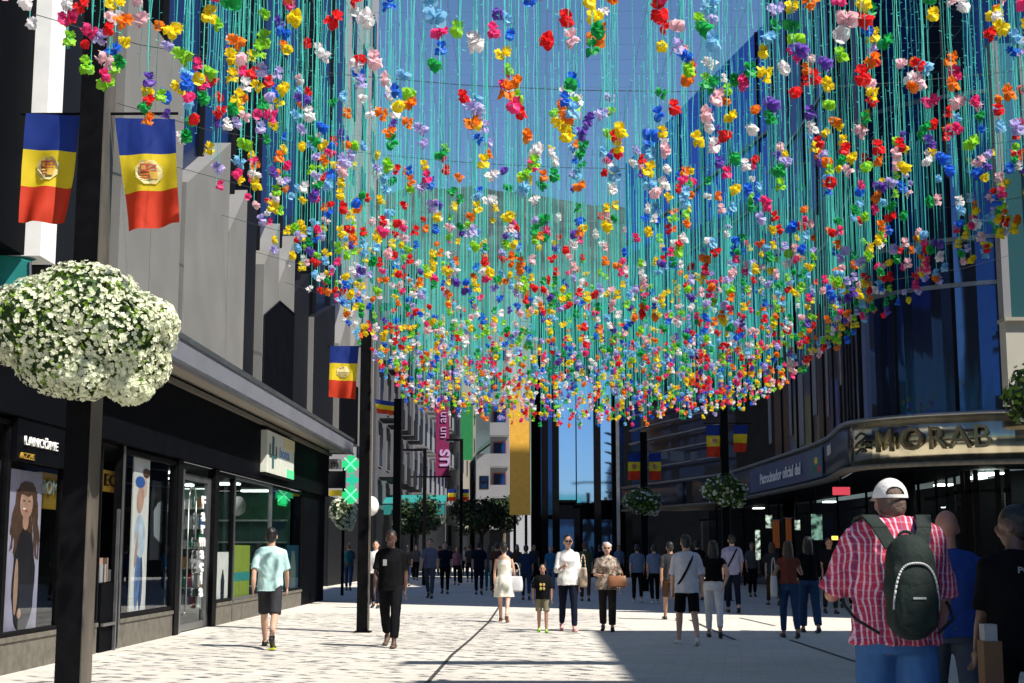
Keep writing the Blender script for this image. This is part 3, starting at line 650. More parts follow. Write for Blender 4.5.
# blue sponsor panel with its lettering
def face_x(Y):
    for a, b in zip(sm, sm[1:]):
        if a[1] <= Y <= b[1] and Y > 32: t = (Y-a[1])/(b[1]-a[1]); return a[0]+(b[0]-a[0])*t
    return 7.5
def band_quad(Ya, Yb, z0, z1, lift, n=8):
    mb = MB(); ys = [Ya+(Yb-Ya)*i/n for i in range(n+1)]
    for a, b in zip(ys, ys[1:]): mb.quad((face_x(a)-lift, a, z0), (face_x(b)-lift, b, z0), (face_x(b)-lift, b, z1), (face_x(a)-lift, a, z1))
    return mb
part('sponsor_panel', band_quad(37.6, 49, 3.34, 4.14, .03), M['bluesign'], CB)
part('panel_cyan', band_quad(37.7, 39.9, 3.36, 4.12, .04, 3), mat('cyan print', (.01, .10, .18), .4), CB)  # flat cyan patch over the near end of the panel
Yt = 43.9; text('lettering', 'Patrocinador oficial del', .46, (face_x(Yt)-.06, Yt, 3.70), (face_x(39)-face_x(47), -8, 0), (0, 0, 1), M['text_white'], CB, .004, bold=.012, sx=1.5)
for k, (dy, dz, c) in enumerate(((38.6, 3.8, 'yellow'), (38.1, 3.55, 'red'), (39.0, 3.6, 'greenban'))):
    part('printed_dot', MB().ell((face_x(dy)-.045, dy, dz), (.01, .24, .10), 10, 6), M[c], CB)
text('lettering', 'BEN', .36, (face_x(36)-.05, 36.1, 3.9), (face_x(35.5)-face_x(36.7), -1.2, 0), (0, 0, 1), M['text_white'], CB, .004, sx=1.5)

# pale neighbour rising over the band at the right edge
PN = thing('stone_building', 'beige stone facade with a teal window at the right edge above the metallic band', 'building', (13, 29, 4.3))
x0 = at(1004, 330, 29.0).x; zl_ = at(1003, 322, 29.0).z
part('wall', MB().box((x0, 28.9, 4.32), (20, 29.28, zl_)), mat('beige stone', (.42, .40, .33), .7, var=.06, vscale=1), PN)
part('ledge', MB().box((x0-.04, 28.8, zl_), (20, 29.28, zl_+.07)), M['soffit'], PN)
part('jamb', MB().box((x0, 28.95, zl_+.07), (x0+.15, 29.28, 12)), M['whitewall'], PN)
w = part('window', MB().box((x0+.15, 29.1, zl_+.07), (20, 29.27, 12)), mirror_glass('teal window', (.03, .12, .14), (.3, .5, .5), .4), PN)
MB().box((x0+.62, 29.05, zl_+.4), (x0+.68, 29.095, 12)).build('window_frame', M['whitewall']).parent = w; w.children[0].location = (0, 0, 0)

# ------------------------------------------------------------------ far buildings
def facade(root, A, B, z0, cols, rows, fh, ww, wh, fm, pm, balcony=False, bm=None, skipz=0):
    A = Vector((*A, 0)); B = Vector((*B, 0)); d = (B - A); L = d.length; d.normalize(); n = Vector((d.y, -d.x, 0))   # outward to the right of A->B
    for r in range(rows):
        for c in range(cols):
            o = A + d * (L * (c + .5) / cols - ww/2) + Vector((0, 0, z0 + r*fh + .7)) 
            w = part('window', MB().obox(o - d*.08 - Vector((0,0,.08)), d*(ww+.16), n*.05, (0, 0, wh+.16)), M[fm], root)
            p = MB().obox(o + n*.052, d*ww, n*.012, (0, 0, wh)).build('pane', M[pm]); p.parent = w; p.location = (0, 0, 0)
            if balcony:
                part('balcony', MB().obox(o - d*.3 + n*.07 - Vector((0,0,.75)), d*(ww+.6), n*.8, (0,0,.12)).obox(o - d*.3 + n*.84 - Vector((0,0,.62)), d*(ww+.6), n*.03, (0,0,.95)), bm or M['stone2'], root)
def block(name, label, poly, h, wall, base=None):
    t = thing(name, label, 'building', (*poly[0], 0)); n = len(poly)
    mb = MB()
    for i in range(n):
        a, b = poly[i], poly[(i+1) % n]; mb.quad((a[0],a[1],0),(b[0],b[1],0),(b[0],b[1],h),(a[0],a[1],h))
    part('wall', mb, wall, t)
    part('roof', MB().quad(*[(p[0], p[1], h) for p in poly]), M['conc'], t)
    return t
# counter-clockwise footprints; street side on the right edge for the left row
def leftblock(label, xa, ya, xb, yb, h, wall, cols, rows, ww=1.3, wh=1.5, fm='stone', pm='mirror_dark', z0=5.2, fh=3.1, balcony=False, bm=None, front=2):
    t = block('apartment_building', label, [(xa-14, ya), (xa, ya), (xb, yb), (xb-14, yb)], h, wall)
    facade(t, (xa, ya), (xb, yb), z0, cols, rows, fh, ww, wh, fm, pm, balcony, bm)
    if front: facade(t, (xa-5, ya), (xa, ya), z0, front, rows, fh, ww, wh, fm, pm, balcony, bm)
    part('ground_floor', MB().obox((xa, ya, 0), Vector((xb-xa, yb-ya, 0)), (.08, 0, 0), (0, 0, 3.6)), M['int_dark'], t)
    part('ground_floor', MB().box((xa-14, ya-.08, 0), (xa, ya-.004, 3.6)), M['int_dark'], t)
    return t
leftblock('tall pale apartment block just past the stone clad shops', -8.4, 58, -8.4, 74, 34, M['whitewall'], 4, 9, balcony=False, fm='stone2')
leftblock('dark grey apartment block with balconies behind the teal awning', -8.3, 74.5, -8.2, 94, 22, mat('grey render', (.07,.07,.08), .8, var=.1), 5, 5, balcony=True, fm='stone')
leftblock('pale striped block behind the magenta banner', -8.1, 95, -7.6, 125, 20, mat('light grey render', (.10,.10,.12), .8, var=.1), 8, 4, fm='stone2', balcony=True, bm=mat('grey balcony', (.16,.16,.17), .8))
leftblock('beige stone block between the magenta and green banners', -7.4, 126, -6.6, 160, 20, mat('tan render', (.20,.18,.14), .8, var=.1), 6, 4)
t = block('white_house', 'small white house with dark green roof behind the trees', [(gx(476, 150), 150), (gx(492, 150), 150), (gx(492, 150), 162), (gx(476, 150), 162)], 11.5, M['whitewall'])
facade(t, (gx(476, 150), 150), (gx(492, 150), 150), 4, 1, 2, 3.2, .8, 1.2, 'stone2', 'mirror_dark')
xx = gx(475, 150); xy = gx(493, 150)
part('pitched_roof', MB().quad((xx, 149.6, 11.4), (xy, 149.6, 12.8), (xy, 162, 14.5), (xx, 162, 13)).quad((xx, 149.6, 11.2), (xy, 149.6, 12.6), (xy, 162, 14.3), (xx, 162, 12.8)), mat('green roof', (.04,.10,.07), .7), t)
t = block('apartment_building', 'white block with red shutters left of the ochre panel', [(gx(490, 120), 120), (gx(509, 120), 120), (gx(509, 120)+2, 135), (gx(490, 120), 135)], 24, M['whitewall'])
facade(t, (gx(490, 120), 120), (gx(509, 120), 120), 3.2, 1, 6, 2.6, 1.0, 1.3, 'brick', 'mirror_dark', True, M['whitewall'])
part('ground_floor', MB().box((gx(490, 120)-.02, 119.7, 0), (gx(509, 120)+.1, 119.9, 6.0)), M['int_dark'], t)
wh_ = [o for o in COL.objects if o.name == 'white_house'][0]
part('ground_floor', MB().box((gx(476, 150)-.1, 149.6, 0), (gx(492, 150)+.1, 149.9, 5.6)), M['int_dark'], wh_)
# far block closing the street on the right, blue windows high up
EB = thing('office_building', 'dark office block with tall sky blue windows closing the street', 'building', (gx(590, 78), 78, 0))
ex0 = gx(531, 78); ex1 = gx(668, 78)
part('wall', MB().box((ex0, 78, 0), (ex1+8, 92, 15)), M['black'], EB)
for a, b, y0, y1, mm in ((557, 575, 380, 500, 'mirror_sky'), (577, 596, 380, 503, 'mirror_sky'), (600, 612, 370, 500, 'mirror_sky'), (619, 626, 380, 505, 'mirror_sky'), (632, 641, 380, 508, 'mirror_sky'), (541, 553, 380, 515, 'mirror_dark')):
    p0 = at(a, y1, 78); p1 = at(b, y0, 78)
    w = part('window', MB().box((p0.x-.1, 77.93, p0.z-.12), (p1.x+.1, 77.99, p1.z)), M['blackmetal'], EB)
    p = MB().box((p0.x, 77.9, p0.z), (p1.x, 77.925, p1.z-.1)).build('pane', M[mm]); p.parent = w; p.location = (0, 0, 0)
for px in (545, 556, 598, 616, 629): 
    p0 = at(px, 545, 77.7); part('column', MB().box((p0.x-.18, 77.5, 0), (p0.x+.18, 77.88, 12)), M['blackmetal'], EB)
part('light_column', MB().box((at(619, 500, 77).x-.12, 77.2, 0), (at(619, 500, 77).x+.06, 77.45, 12)), M['steel'], EB)
for a, b in ((548, 556), (560, 574), (583, 596), (602, 614)):
    p0 = at(a, 560, 77.9); p1 = at(b, 520, 77.9); part('shop_window', MB().box((p0.x, 77.92, .3), (p1.x, 77.96, 3.1)), M['mirror_dark'], EB)
YP = thing('facade_panel', 'tall ochre yellow panel on the street end beside black glass', 'panel', (gx(520, 76), 76, 0))
p0 = at(509.5, 515, 76); p1 = at(531, 395, 76)
part('panel', MB().box((p0.x, 76, p0.z), (p1.x, 76.25, p1.z)), M['goldpanel'], YP)
part('support', MB().box((p0.x+.2, 76.05, 0), (p0.x+.35, 76.2, p0.z)).box((p1.x-.35, 76.05, 0), (p1.x-.2, 76.2, p0.z)), M['blackmetal'], YP)
part('panel_joint', MB().box((p1.x-.06, 75.98, p0.z), (p1.x, 75.997, p1.z)), M['brass'], YP)
# middle building with white louvres on the right, then the blue glass tower on the bend
LV = thing('office_building', 'dark building with white horizontal louvres left of the right hand flags', 'building', (8, 56, 4.3))
lvp = [p for p in fi if p[1] >= 54.5]
part('wall', wallstrip(inset(lvp, .6), 4.3, 11), M['mirror_dark'], LV)
for k in range(7):
    part('louvre', strip([(lvp[0][0], lvp[0][1])] + lvp[1:], 5.0 + k*.62, 5.06 + k*.62, .25), M['whitewall'], LV)
for k, (px0, px1, y0, y1) in enumerate(((661, 668, 452, 459), (670, 684, 451, 461), (691, 697, 452, 461))):
    Yv = 56.5; p0 = at(px0, y1, Yv); p1 = at(px1, y0, Yv); part('white_blind', MB().box((p0.x, Yv, p0.z), (p1.x, Yv+.05, p1.z)), M['whitewall'], LV)
def towerpts():
    p0 = Vector((8.1, 48.5)); p1 = Vector((4.85, 64.5)); d = (p1-p0)
    return [tuple(p0 + d*t) for t in (-.02, .2, .4, .6, .8, 1.0, 1.35)]
BT = thing('glass_tower', 'saturated blue glass tower rising on the right bend of the street', 'building', (10, 56, 0))
tp = towerpts(); HT = at(774, 0, 48.5).z
tp = [(x + .9, y) for x, y in tp]
mb = MB()
for i, (a, b) in enumerate(zip(tp, tp[1:])):
    part('glazing', MB().quad((a[0],a[1],9.5),(b[0],b[1],9.5),(b[0],b[1],HT),(a[0],a[1],HT)), M['mirror_blue'], BT)
    part('mullion', MB().box((a[0]-.06, a[1]-.05, 9.5), (a[0]+.03, a[1]+.05, HT)), M['stone2'], BT)
dd = Vector((tp[-1][0]-tp[0][0], tp[-1][1]-tp[0][1], 0))
for z in (11.5, 14, 16.5): part('floor_line', MB().obox((tp[0][0]-.1, tp[0][1], z), dd, (.05, 0, 0), (0, 0, .08)), M['soffit'], BT)
part('roof', MB().quad((tp[0][0], tp[0][1], HT), (tp[-1][0], tp[-1][1], HT), (tp[-1][0]+14, tp[-1][1], HT), (tp[0][0]+14, tp[0][1], HT)).quad((tp[0][0], tp[0][1], 9.5), (tp[0][0]+14, tp[0][1], 9.5), (tp[0][0]+14, tp[0][1], HT), (tp[0][0], tp[0][1], HT)), M['mirror_blue'], BT)

# awning, banners, globe
AW = thing('awning', 'long teal awning over the shops far down the left side', 'awning', (-8, 80, 3.6))
part('cloth', MB().quad((-8.5, 80.4, 4.5), (-8.5, 78, 3.95), (-4.9, 78, 3.95), (-4.9, 80.4, 4.5)).quad((-8.5, 78, 3.95), (-8.5, 77.98, 3.35), (-4.9, 77.98, 3.35), (-4.9, 78, 3.95)), M['teal'], AW)
part('frame', MB().tube((-8.5, 78, 3.94), (-4.9, 78, 3.94), .03), M['steel'], AW)
for xx in (-8.4, -5.0): part('leg', MB().tube((xx, 80.3, 0), (xx, 80.3, 4.5), .05), M['steel'], AW)
AW2 = thing('awning', 'teal sunshade at the left edge behind the flower ball', 'awning', (-6.5, 15, 4.7))
q0 = at(-10, 250, 15.6); q1 = at(30, 262, 15.6); q2 = at(30, 288, 15.6); q3 = at(-10, 290, 15.6)
part('cloth', MB().quad(q0, q1, q2, q3).quad(q0+Vector((0,.6,.2)), q1+Vector((0,.6,.2)), q1, q0), M['teal'], AW2)
part('rod', MB().tube(q3, q2, .02).tube(q2, q1, .02), M['steel'], AW2)
BN = thing('banner', 'tall magenta banner with lilac letters on the left side far down the street', 'banner', (gx(442, 92), 92, 6))
p0 = at(435.5, 476, 92); p1 = at(449.5, 395, 92)
part('cloth', MB().box((p0.x, 92, p0.z), (p1.x, 92.04, p1.z)), M['magenta'], BN)
cxx = (p0.x+p1.x)/2
text('lettering', 'us', 1.35, (cxx+.05, 91.96, at(442, 458, 92).z), (0,0,1), (-1,0,0), M['lilac'], BN, .01, bold=.02)
text('lettering', 'un an', .8, (cxx, 91.96, at(442, 425, 92).z), (0,0,1), (-1,0,0), M['lilac'], BN, .01)
part('arm', MB().box((p0.x-1.8, 92, p1.z), (p1.x+.2, 92.1, p1.z+.1)), M['blackmetal'], BN); part('arm', MB().box((p0.x-1.8, 92, p0.z-.1), (p1.x+.1, 92.1, p0.z-.0)), M['blackmetal'], BN)
GB = thing('banner', 'dark green banner beside the beige block far down the street', 'banner', (gx(466, 110), 110, 8))
p0 = at(460.5, 460, 110); p1 = at(473, 405, 110)
part('cloth', MB().box((p0.x, 110, p0.z), (p1.x, 110.05, p1.z)), M['greenban'], GB)
part('arm', MB().box((p0.x-3, 110, p1.z), (p1.x, 110.1, p1.z+.1)), M['blackmetal'], GB)
GL = thing('globe_lamp', 'round white globe lamp behind the second left post', 'lamp', (gx(372, 38), 38, 0))
c = at(371, 506, 38); part('globe', MB().ell(c, (.21, .21, .26), 18, 12), M['globe'], GL, True)
part('pole', MB().tube((c.x, 38, 0), (c.x, 38, c.z-.28), .03), M['blackmetal'], GL)

# ------------------------------------------------------------------ trees far down the street
def leaves(mb, c, r, n, s, seed=1, hollow=.35, mi=None, squash=1.):
    rr = random.Random(seed); c = Vector(c)
    for _ in range(n):
        d = Vector((rr.gauss(0,1), rr.gauss(0,1), rr.gauss(0,1))).normalized(); q = rr.uniform(hollow, 1) ** .6
        q *= 1 + .25 * noise.noise(d * 2.3 + Vector((seed, 0, 0)))
        p = c + Vector((d.x*r[0], d.y*r[1], d.z*r[2])) * q
        u = (d + Vector((rr.gauss(0,.6), rr.gauss(0,.6), rr.gauss(0,.6)))).normalized(); v = u.orthogonal().normalized(); v.rotate(Matrix.Rotation(rr.uniform(0, 6.28), 3, u)); w = u.cross(v)
        k = s * rr.uniform(.6, 1.3); mb.quad(p - v*k*.5, p + w*k*.3 + u*k*.12, p + v*k*.6, p - w*k*.3 + u*k*.12, mi=(rr.randrange(mi) if mi else 0))
def tree(label, x, y, h, r, seed):
    t = thing('tree', label, 'tree', (x, y, 0), group='trees far down the street'); rr = random.Random(seed)
    mb = MB(); mb.tube((x, y, 0), (x+.1, y, h*.55), .16, .10)
    for k in range(6):
        a = k * 1.05 + seed; mb.tube((x+.1, y, h*.5), (x+.1+math.cos(a)*r*.6, y+math.sin(a)*r*.6, h*.72), .07, .02, n=5)
    part('trunk', mb, M['bark'], t, True)
    mb = MB()
    for k in range(11):
        a = rr.uniform(0, 6.28); q = rr.uniform(0, .75)
        leaves(mb, (x + math.cos(a)*r*q, y + math.sin(a)*r*q, h*.74 + rr.uniform(-.2, .22)*h*.7), (r*.45, r*.45, r*.33), 170, .26, seed*31+k, .2, 2)
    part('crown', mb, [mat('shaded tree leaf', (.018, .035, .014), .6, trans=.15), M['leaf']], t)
tree('dark green tree with wide crown in the far left of the street', gx(480, 84), 84, 4.6, 1.9, 3)
tree('dark round tree left of the magenta banner foot', gx(415, 78), 78, 4.4, 1.5, 5)
tree('slim tree right behind the wide dark crowned one', gx(503, 98), 98, 5.2, 1.5, 8)

# ------------------------------------------------------------------ posts, flower balls and flags
def post(label, px, Y, h, w=.2, l=.28, arm=0, group='black posts along the street', bar=None):
    x = gx(px, Y); t = thing('street_post', label, 'post', (x, Y, 0), group=group)
    part('shaft', MB().box((x-w/2, Y, 0), (x+w/2-.004, Y+l, h)), M['blackmetal'], t)
    part('sunlit_side', MB().box((x+w/2-.003, Y+.004, .05), (x+w/2+.006, Y+l-.004, h-.02)), M['postsun'], t)  # thin lighter face carries the painted sunlight on the shaft
    part('base_plate', MB().box((x-w/2-.05, Y-.05, 0), (x+w/2+.05, Y+l+.05, .02)), M['blackmetal'], t)
    if bar: part('flag_bar', MB().tube((bar[0], Y+l/2+.03, bar[2]), (bar[1], Y+l/2+.03, bar[2]), .013, n=8), M['blackmetal'], t)
    return t, x
flagm = [mat('flag blue', (.008, .035, .26), .7, trans=.4), mat('flag yellow', (.92, .68, .02), .7, trans=.45), mat('flag red', (.72, .05, .015), .7, trans=.45)]
def flag(label, tl, tr, bl, br, seed=0, crest=True, group='tricolour flags on the posts'):
    tl, tr, bl, br = map(Vector, (tl, tr, bl, br)); t = thing('flag', label, 'flag', tuple(tl), group=group)
    nx, nz = 14, 24; mb = MB(); rt = (tr-tl).normalized(); nrm = rt.cross(Vector((0, 0, 1))).normalized()
    def P(u, v):
        p = (tl*(1-u)+tr*u)*(1-v) + (bl*(1-u)+br*u)*v
        a = .05*v*math.sin(u*9+seed+v*3) + .025*math.sin(v*6+seed*2)*v + .012*noise.noise(Vector((u*5, v*5, seed)))
        return p + nrm*a
    for j in range(nz+1):
        for i in range(nx+1): mb.v.append(tuple(P(i/nx, j/nz)))
    for j in range(nz):
        for i in range(nx):
            k = j*(nx+1)+i; mb.f.append((k, k+nx+1, k+nx+2, k+1)); mb.m.append(0 if j < 8 else (1 if j < 16 else 2))
    part('cloth', mb, flagm, t, True)
    if crest:
        cm = MB()
        def pq(u0, v0, u1, v1, mi, lift):
            # crest pieces drape with the cloth
            n = 4
            for a in range(n):
                for b_ in range(n):
                    ua, ub = u0+(u1-u0)*a/n, u0+(u1-u0)*(a+1)/n; va, vb = v0+(v1-v0)*b_/n, v0+(v1-v0)*(b_+1)/n
                    cm.quad(P(ua, va)+nrm*lift, P(ua, vb)+nrm*lift, P(ub, vb)+nrm*lift, P(ub, va)+nrm*lift, mi=mi)
        n = 16; C = (.5, .5)
        ring = [(C[0] + (.23+.02*(i % 2))*math.cos(2*math.pi*i/n), C[1] + (.105+.012*(i % 2))*math.sin(2*math.pi*i/n)) for i in range(n)]
        cm.quad(*[P(*q)+nrm*.012 for q in ring], mi=0)
        for k in range(5): pq(.36, .435+k*.028, .64, .449+k*.028, 1, .018)
        pq(.36, .43, .49, .50, 1, .021); pq(.52, .50, .64, .565, 2, .021); pq(.39, .445, .46, .485, 2, .024); pq(.44, .405, .56, .425, 2, .02)
        part('crest', cm, [mat('crest silver', (.62, .52, .22), .6), mat('crest red', (.42, .06, .04), .6), mat('crest gold', (.55, .32, .04), .6)], t)
    return t

def flower_ball(label, x, y, z, r, nb, nl, seed, white=True, fs=.028, group='flower balls on the posts'):
    t = thing('flower_ball', label, 'flower ball', (x, y, z - r[2]), group=group)
    rr = random.Random(seed); c = Vector((x, y, z))
    core = MB()
    lobes = [(Vector((0, 0, .05))*1, 1.)]
    lob = [(Vector((-.32*r[0], -.1*r[1], .08*r[2])), .72), (Vector((.34*r[0], 0, -.02*r[2])), .70), (Vector((.02*r[0], -.05*r[1], .28*r[2])), .72), (Vector((-.12*r[0], 0, -.30*r[2])), .66), (Vector((.46*r[0], .05*r[1], -.46*r[2])), .50), (Vector((-.58*r[0], 0, -.05*r[2])), .5), (Vector((.62*r[0], 0, .1*r[2])), .42), (Vector((.1*r[0], -.2*r[1], -.62*r[2])), .38), (Vector((.55*r[0], -.1*r[1], -.78*r[2])), .26)]
    def surf():
        while True:
            o, k = rr.choice(lob); d = Vector((rr.gauss(0,1), rr.gauss(0,1), rr.gauss(0,1))).normalized(); p = o + Vector((d.x*r[0], d.y*r[1], d.z*r[2]))*k*.92
            ins = False
            for o2, k2 in lob:
                q = p - o2
                if math.sqrt((q.x/r[0])**2+(q.y/r[1])**2+(q.z/r[2])**2) < k2*.80: ins = True; break
            if not ins: return p, d
    mb = MB()
    for _ in range(nl):
        p, d = surf(); p = c + p*rr.uniform(.72, 1.0); u = (d + Vector((rr.gauss(0,.6), rr.gauss(0,.6), rr.gauss(0,.6)))).normalized(); v = u.orthogonal().normalized(); v.rotate(Matrix.Rotation(rr.uniform(0, 6.28), 3, u)); w = u.cross(v); k = rr.uniform(.02, .045)*(1 if white else 1.5)
        mb.quad(p - v*k, p + w*k*.55, p + v*k*1.2, p - w*k*.55, mi=rr.randrange(2))
    for o, k in lob: mb.ell(c+o, (r[0]*k*.74, r[1]*k*.74, r[2]*k*.74), 12, 8, mi=0)
    f = part('foliage', mb, [M['leaf'], M['leaf2']], t); 
    if nb:
        mb = MB()
        for _ in range(nb):
            p, d = surf(); p = c + p*rr.uniform(.97, 1.05); u = (d + Vector((rr.gauss(0,.35), rr.gauss(0,.35), rr.gauss(0,.35)+.15))).normalized(); v = u.orthogonal().normalized(); v.rotate(Matrix.Rotation(rr.uniform(0, 6.28), 3, u)); w = u.cross(v); k = fs*rr.uniform(.65, 1.15)
            for a in range(5):
                t0 = 2*math.pi*a/5; q = lambda tt, s, l: p + (v*math.cos(tt) + w*math.sin(tt))*k*s + u*l*k
                mb.quad(p + u*0, q(t0-.55, .85, .25), q(t0, 1.1, .35), q(t0+.55, .85, .25), mi=0)
            e = .16*k; mb.quad(p+u*k*.2+v*e, p+u*k*.2+w*e, p+u*k*.2-v*e, p+u*k*.2-w*e, mi=1)
        b = part('blossoms', mb, [M['petal'], mat('blossom heart', (.45, .5, .08), .6)], t); b['kind'] = 'stuff'
    part('bracket', MB().tube((x, y, z-r[2]*.8), (x, y, z+r[2]*.3), .05), M['blackmetal'], t)
    return t

zb = at(96, 112, 11.7).z
p1, x1 = post('nearest black post with lighter painted sun side, under the big white flower ball', 72.5, 11.7, 6.2, .205, .30, bar=(at(20, 112, 11.85).x, at(177, 118, 11.85).x, at(60, 113, 11.85).z))
c = at(88, 334, 11.75); flower_ball('huge ball of white blossoms wrapped round the nearest left post', c.x, 11.6, c.z, (.76, .70, .58), 6400, 9500, 4, fs=.0205)
Yf = 11.85
flag('blue yellow red flag with crest left of the nearest post, wrinkled', at(26, 113, Yf), at(80, 116, Yf), at(18, 222, Yf), at(66, 224, Yf), 1)
flag('blue yellow red flag with crest right of the nearest post, swinging out', at(115, 118, Yf), at(175, 119, Yf), at(128, 231, Yf), at(180, 223, Yf), 3)
post('second black post on the left, beside the man in black', 363, 25.2, 5.35, .19, .26, bar=(at(327, 345, 25.3).x, at(372, 345, 25.3).x, 5.03))
flag('sunlit tricolour flag on the second left post', at(330, 346, 25.33), at(359, 346, 25.33), at(329, 397, 25.33), at(355, 399, 25.33), 5)
post('third black post on the left with its top under the flowers', 396, 41, 5.75, .22, .25)
flag('small brownish flag hanging against the third left post', at(375, 399, 41), at(394, 402, 41), at(377, 413, 41), at(394, 415, 41), 6, False)
for lab, px, Y, y0, xa in (('thin lamp post with short arm at left, fourth in its row', 424, 60, 451, 403), ('thin black post with short arm beside the magenta banner', 461, 64, 441, 446)):
    x = gx(px, Y); zt = at(px, y0, Y).z; xb = at(xa, y0, Y).x
    t = thing('lamp_post', lab, 'lamp post', (x, Y, 0), group='thin lamp posts')
    part('pole', MB().box((x-.07, Y-.07, 0), (x+.07, Y+.07, zt)), M['blackmetal'], t); part('arm', MB().box((xb, Y-.05, zt), (x+.07, Y+.05, zt+.09)), M['blackmetal'], t)
    part('lamp_head', MB().box((xb, Y-.07, zt-.05), (xb+.35, Y+.07, zt-.003)), M['steel'], t)
flag('small flag far left of the beige block', at(448, 489, 64), at(456, 489, 64), at(448, 501, 64), at(456, 501, 64), 2, False)
flag('second small flag beside the thin black post', at(462, 489, 64), at(469, 489, 64), at(462, 501, 64), at(469, 501, 64), 3, False)
post('black post on the right under a dark flower ball, nearer of the two', 727, 41.5, 5.6, .22, .25, bar=(at(704, 424, 41.6).x, at(752, 426, 41.6).x, 5.08))
c = at(724, 490, 41.5); flower_ball('dark leafy ball on the nearer right hand post', c.x, 41.4, c.z, (.66, .62, .5), 120, 1500, 5, False, fs=.05)
flag('shaded flag left of the nearer right hand post', at(706, 425, 41.7), at(723, 425, 41.7), at(707, 457, 41.7), at(722, 457, 41.7), 7)
flag('shaded flag right of the nearer right hand post', at(733, 425, 41.7), at(748, 425, 41.7), at(734, 452, 41.7), at(746, 452, 41.7), 8, False)
post('black post on the right with two low flags, farther of the two', 645, 51, 5.6, .24, .25, bar=(at(627, 452, 51.1).x, at(662, 452, 51.1).x, at(645, 452, 51.1).z))
c = at(642, 501, 51); flower_ball('dark leafy ball on the farther right hand post', c.x, 50.9, c.z, (.70, .62, .5), 120, 1400, 6, False, fs=.05)
flag('flag left of the farther right hand post', at(628, 453, 51.2), at(640, 453, 51.2), at(628, 480, 51.2), at(640, 480, 51.2), 9)
flag('dim flag right of the farther right hand post', at(649, 453, 51.2), at(661, 453, 51.2), at(649, 480, 51.2), at(661, 480, 51.2), 10)
p5, x5 = post('black post just outside the right edge under a leafy ball', 1072, 16.3, 6.0, .2, .28)
c = at(1070, 398, 16.3); flower_ball('leafy green ball cut by the right edge of the picture', c.x, 16.2, c.z, (.76, .7, .62), 160, 5200, 9, False, fs=.03)
c = at(343, 512, 46); flower_ball('small sunlit ball of pale flowers under the pharmacy crosses', c.x, 46, c.z, (.42, .42, .55), 420, 700, 11, True, fs=.05)
x = c.x; t = thing('lamp_post', 'thin post carrying the small pale flower ball', 'lamp post', (x, 46, 0), group='thin lamp posts'); part('pole', MB().tube((x, 46.1, 0), (x, 46.1, 4.2), .05), M['blackmetal'], t); part('cap', MB().tube((x, 46.1, 4.2), (x, 46.1, 4.26), .08), M['blackmetal'], t)

# ------------------------------------------------------------------ hanging flowers
FC = [('red', (.85, .025, .03)), ('orange', (.95, .27, .02)), ('yellow', (.95, .74, .02)), ('green', (.02, .45, .11)), ('lime', (.36, .74, .05)), ('pale blue', (.28, .62, .90)),
      ('blue', (.03, .20, .82)), ('purple', (.20, .10, .55)), ('pink', (.92, .06, .28)), ('white', (.92, .88, .90)), ('blush', (.95, .62, .68)), ('lavender', (.58, .52, .88))]
FW = [1.1, 1.2, 1.7, 1, 1.0, 1.2, .9, .5, 1.0, 1.2, .8, .7]
fmat = [mat('petal ' + n, c, .55, trans=.5, var=.18, vscale=25) for n, c in FC]
rib = mat('turquoise ribbon', (.10, .74, .64), .5, trans=.5)
def flower_geo(seed):
    rr = random.Random(seed); V = []; Fc = []
    r0 = .050
    for layer in range(3):
        n = (5, 5, 4)[layer]; R_ = r0 * (1.0, .85, .6)[layer]; up = (-.25, .45, 1.2)[layer]
        for k in range(n):
            a = 2*math.pi*(k + .5*layer)/n + rr.uniform(-.2, .2); c, s = math.cos(a), math.sin(a); w = R_*rr.uniform(1.15, 1.5); L = R_*rr.uniform(.85, 1.15); tl = up + rr.uniform(-.3, .3)
            kk = len(V)
            for i in range(4):
                t = i / 3; rad = .003 + L*t*(1 - .18*t); hz = L*tl*t + .008*layer - .35*L*t*t*(1 if layer == 0 else -.2)
                ww = w*(.25, .85, 1., .62)[i]
                for j in (-1, -.35, .35, 1):
                    x = rad - abs(j)*.25*L*t + rr.uniform(-.005, .005)*t; y = j*ww*.5; z = hz + (.25*ww*abs(j)) + rr.uniform(-.009, .009)*t
                    V.append((x*c - y*s, x*s + y*c, z))
            for i in range(3):
                for j in range(3): q = kk+i*4+j; Fc.append((q, q+1, q+5, q+4))
    m = Matrix.Rotation(rr.uniform(-1.1, 1.1), 3, 'X') @ Matrix.Rotation(rr.uniform(-1.1, 1.1), 3, 'Y')
    V = [tuple(m @ Vector(v)) for v in V]
    return V, Fc
GEO = [flower_geo(i) for i in range(7)]
FM = {}
for gi, (V, Fc) in enumerate(GEO):
    for ci in range(len(FC)):
        me = bpy.data.meshes.new('flower'); me.from_pydata(V, [], Fc); me.materials.append(fmat[ci]); me.polygons.foreach_set('use_smooth', [True]*len(Fc)); FM[gi, ci] = me
NETZ = 6.35
XA, XB, YA, YB = -2.62, 4.7, 5.2, 31.2
def zbot(x, y):
    u = (x - XA) / (XB - XA); return 4.47 - .42 * max(0, math.sin(math.pi * max(0, min(1, u)))) ** .8
strands = []
row = 0; y = YA
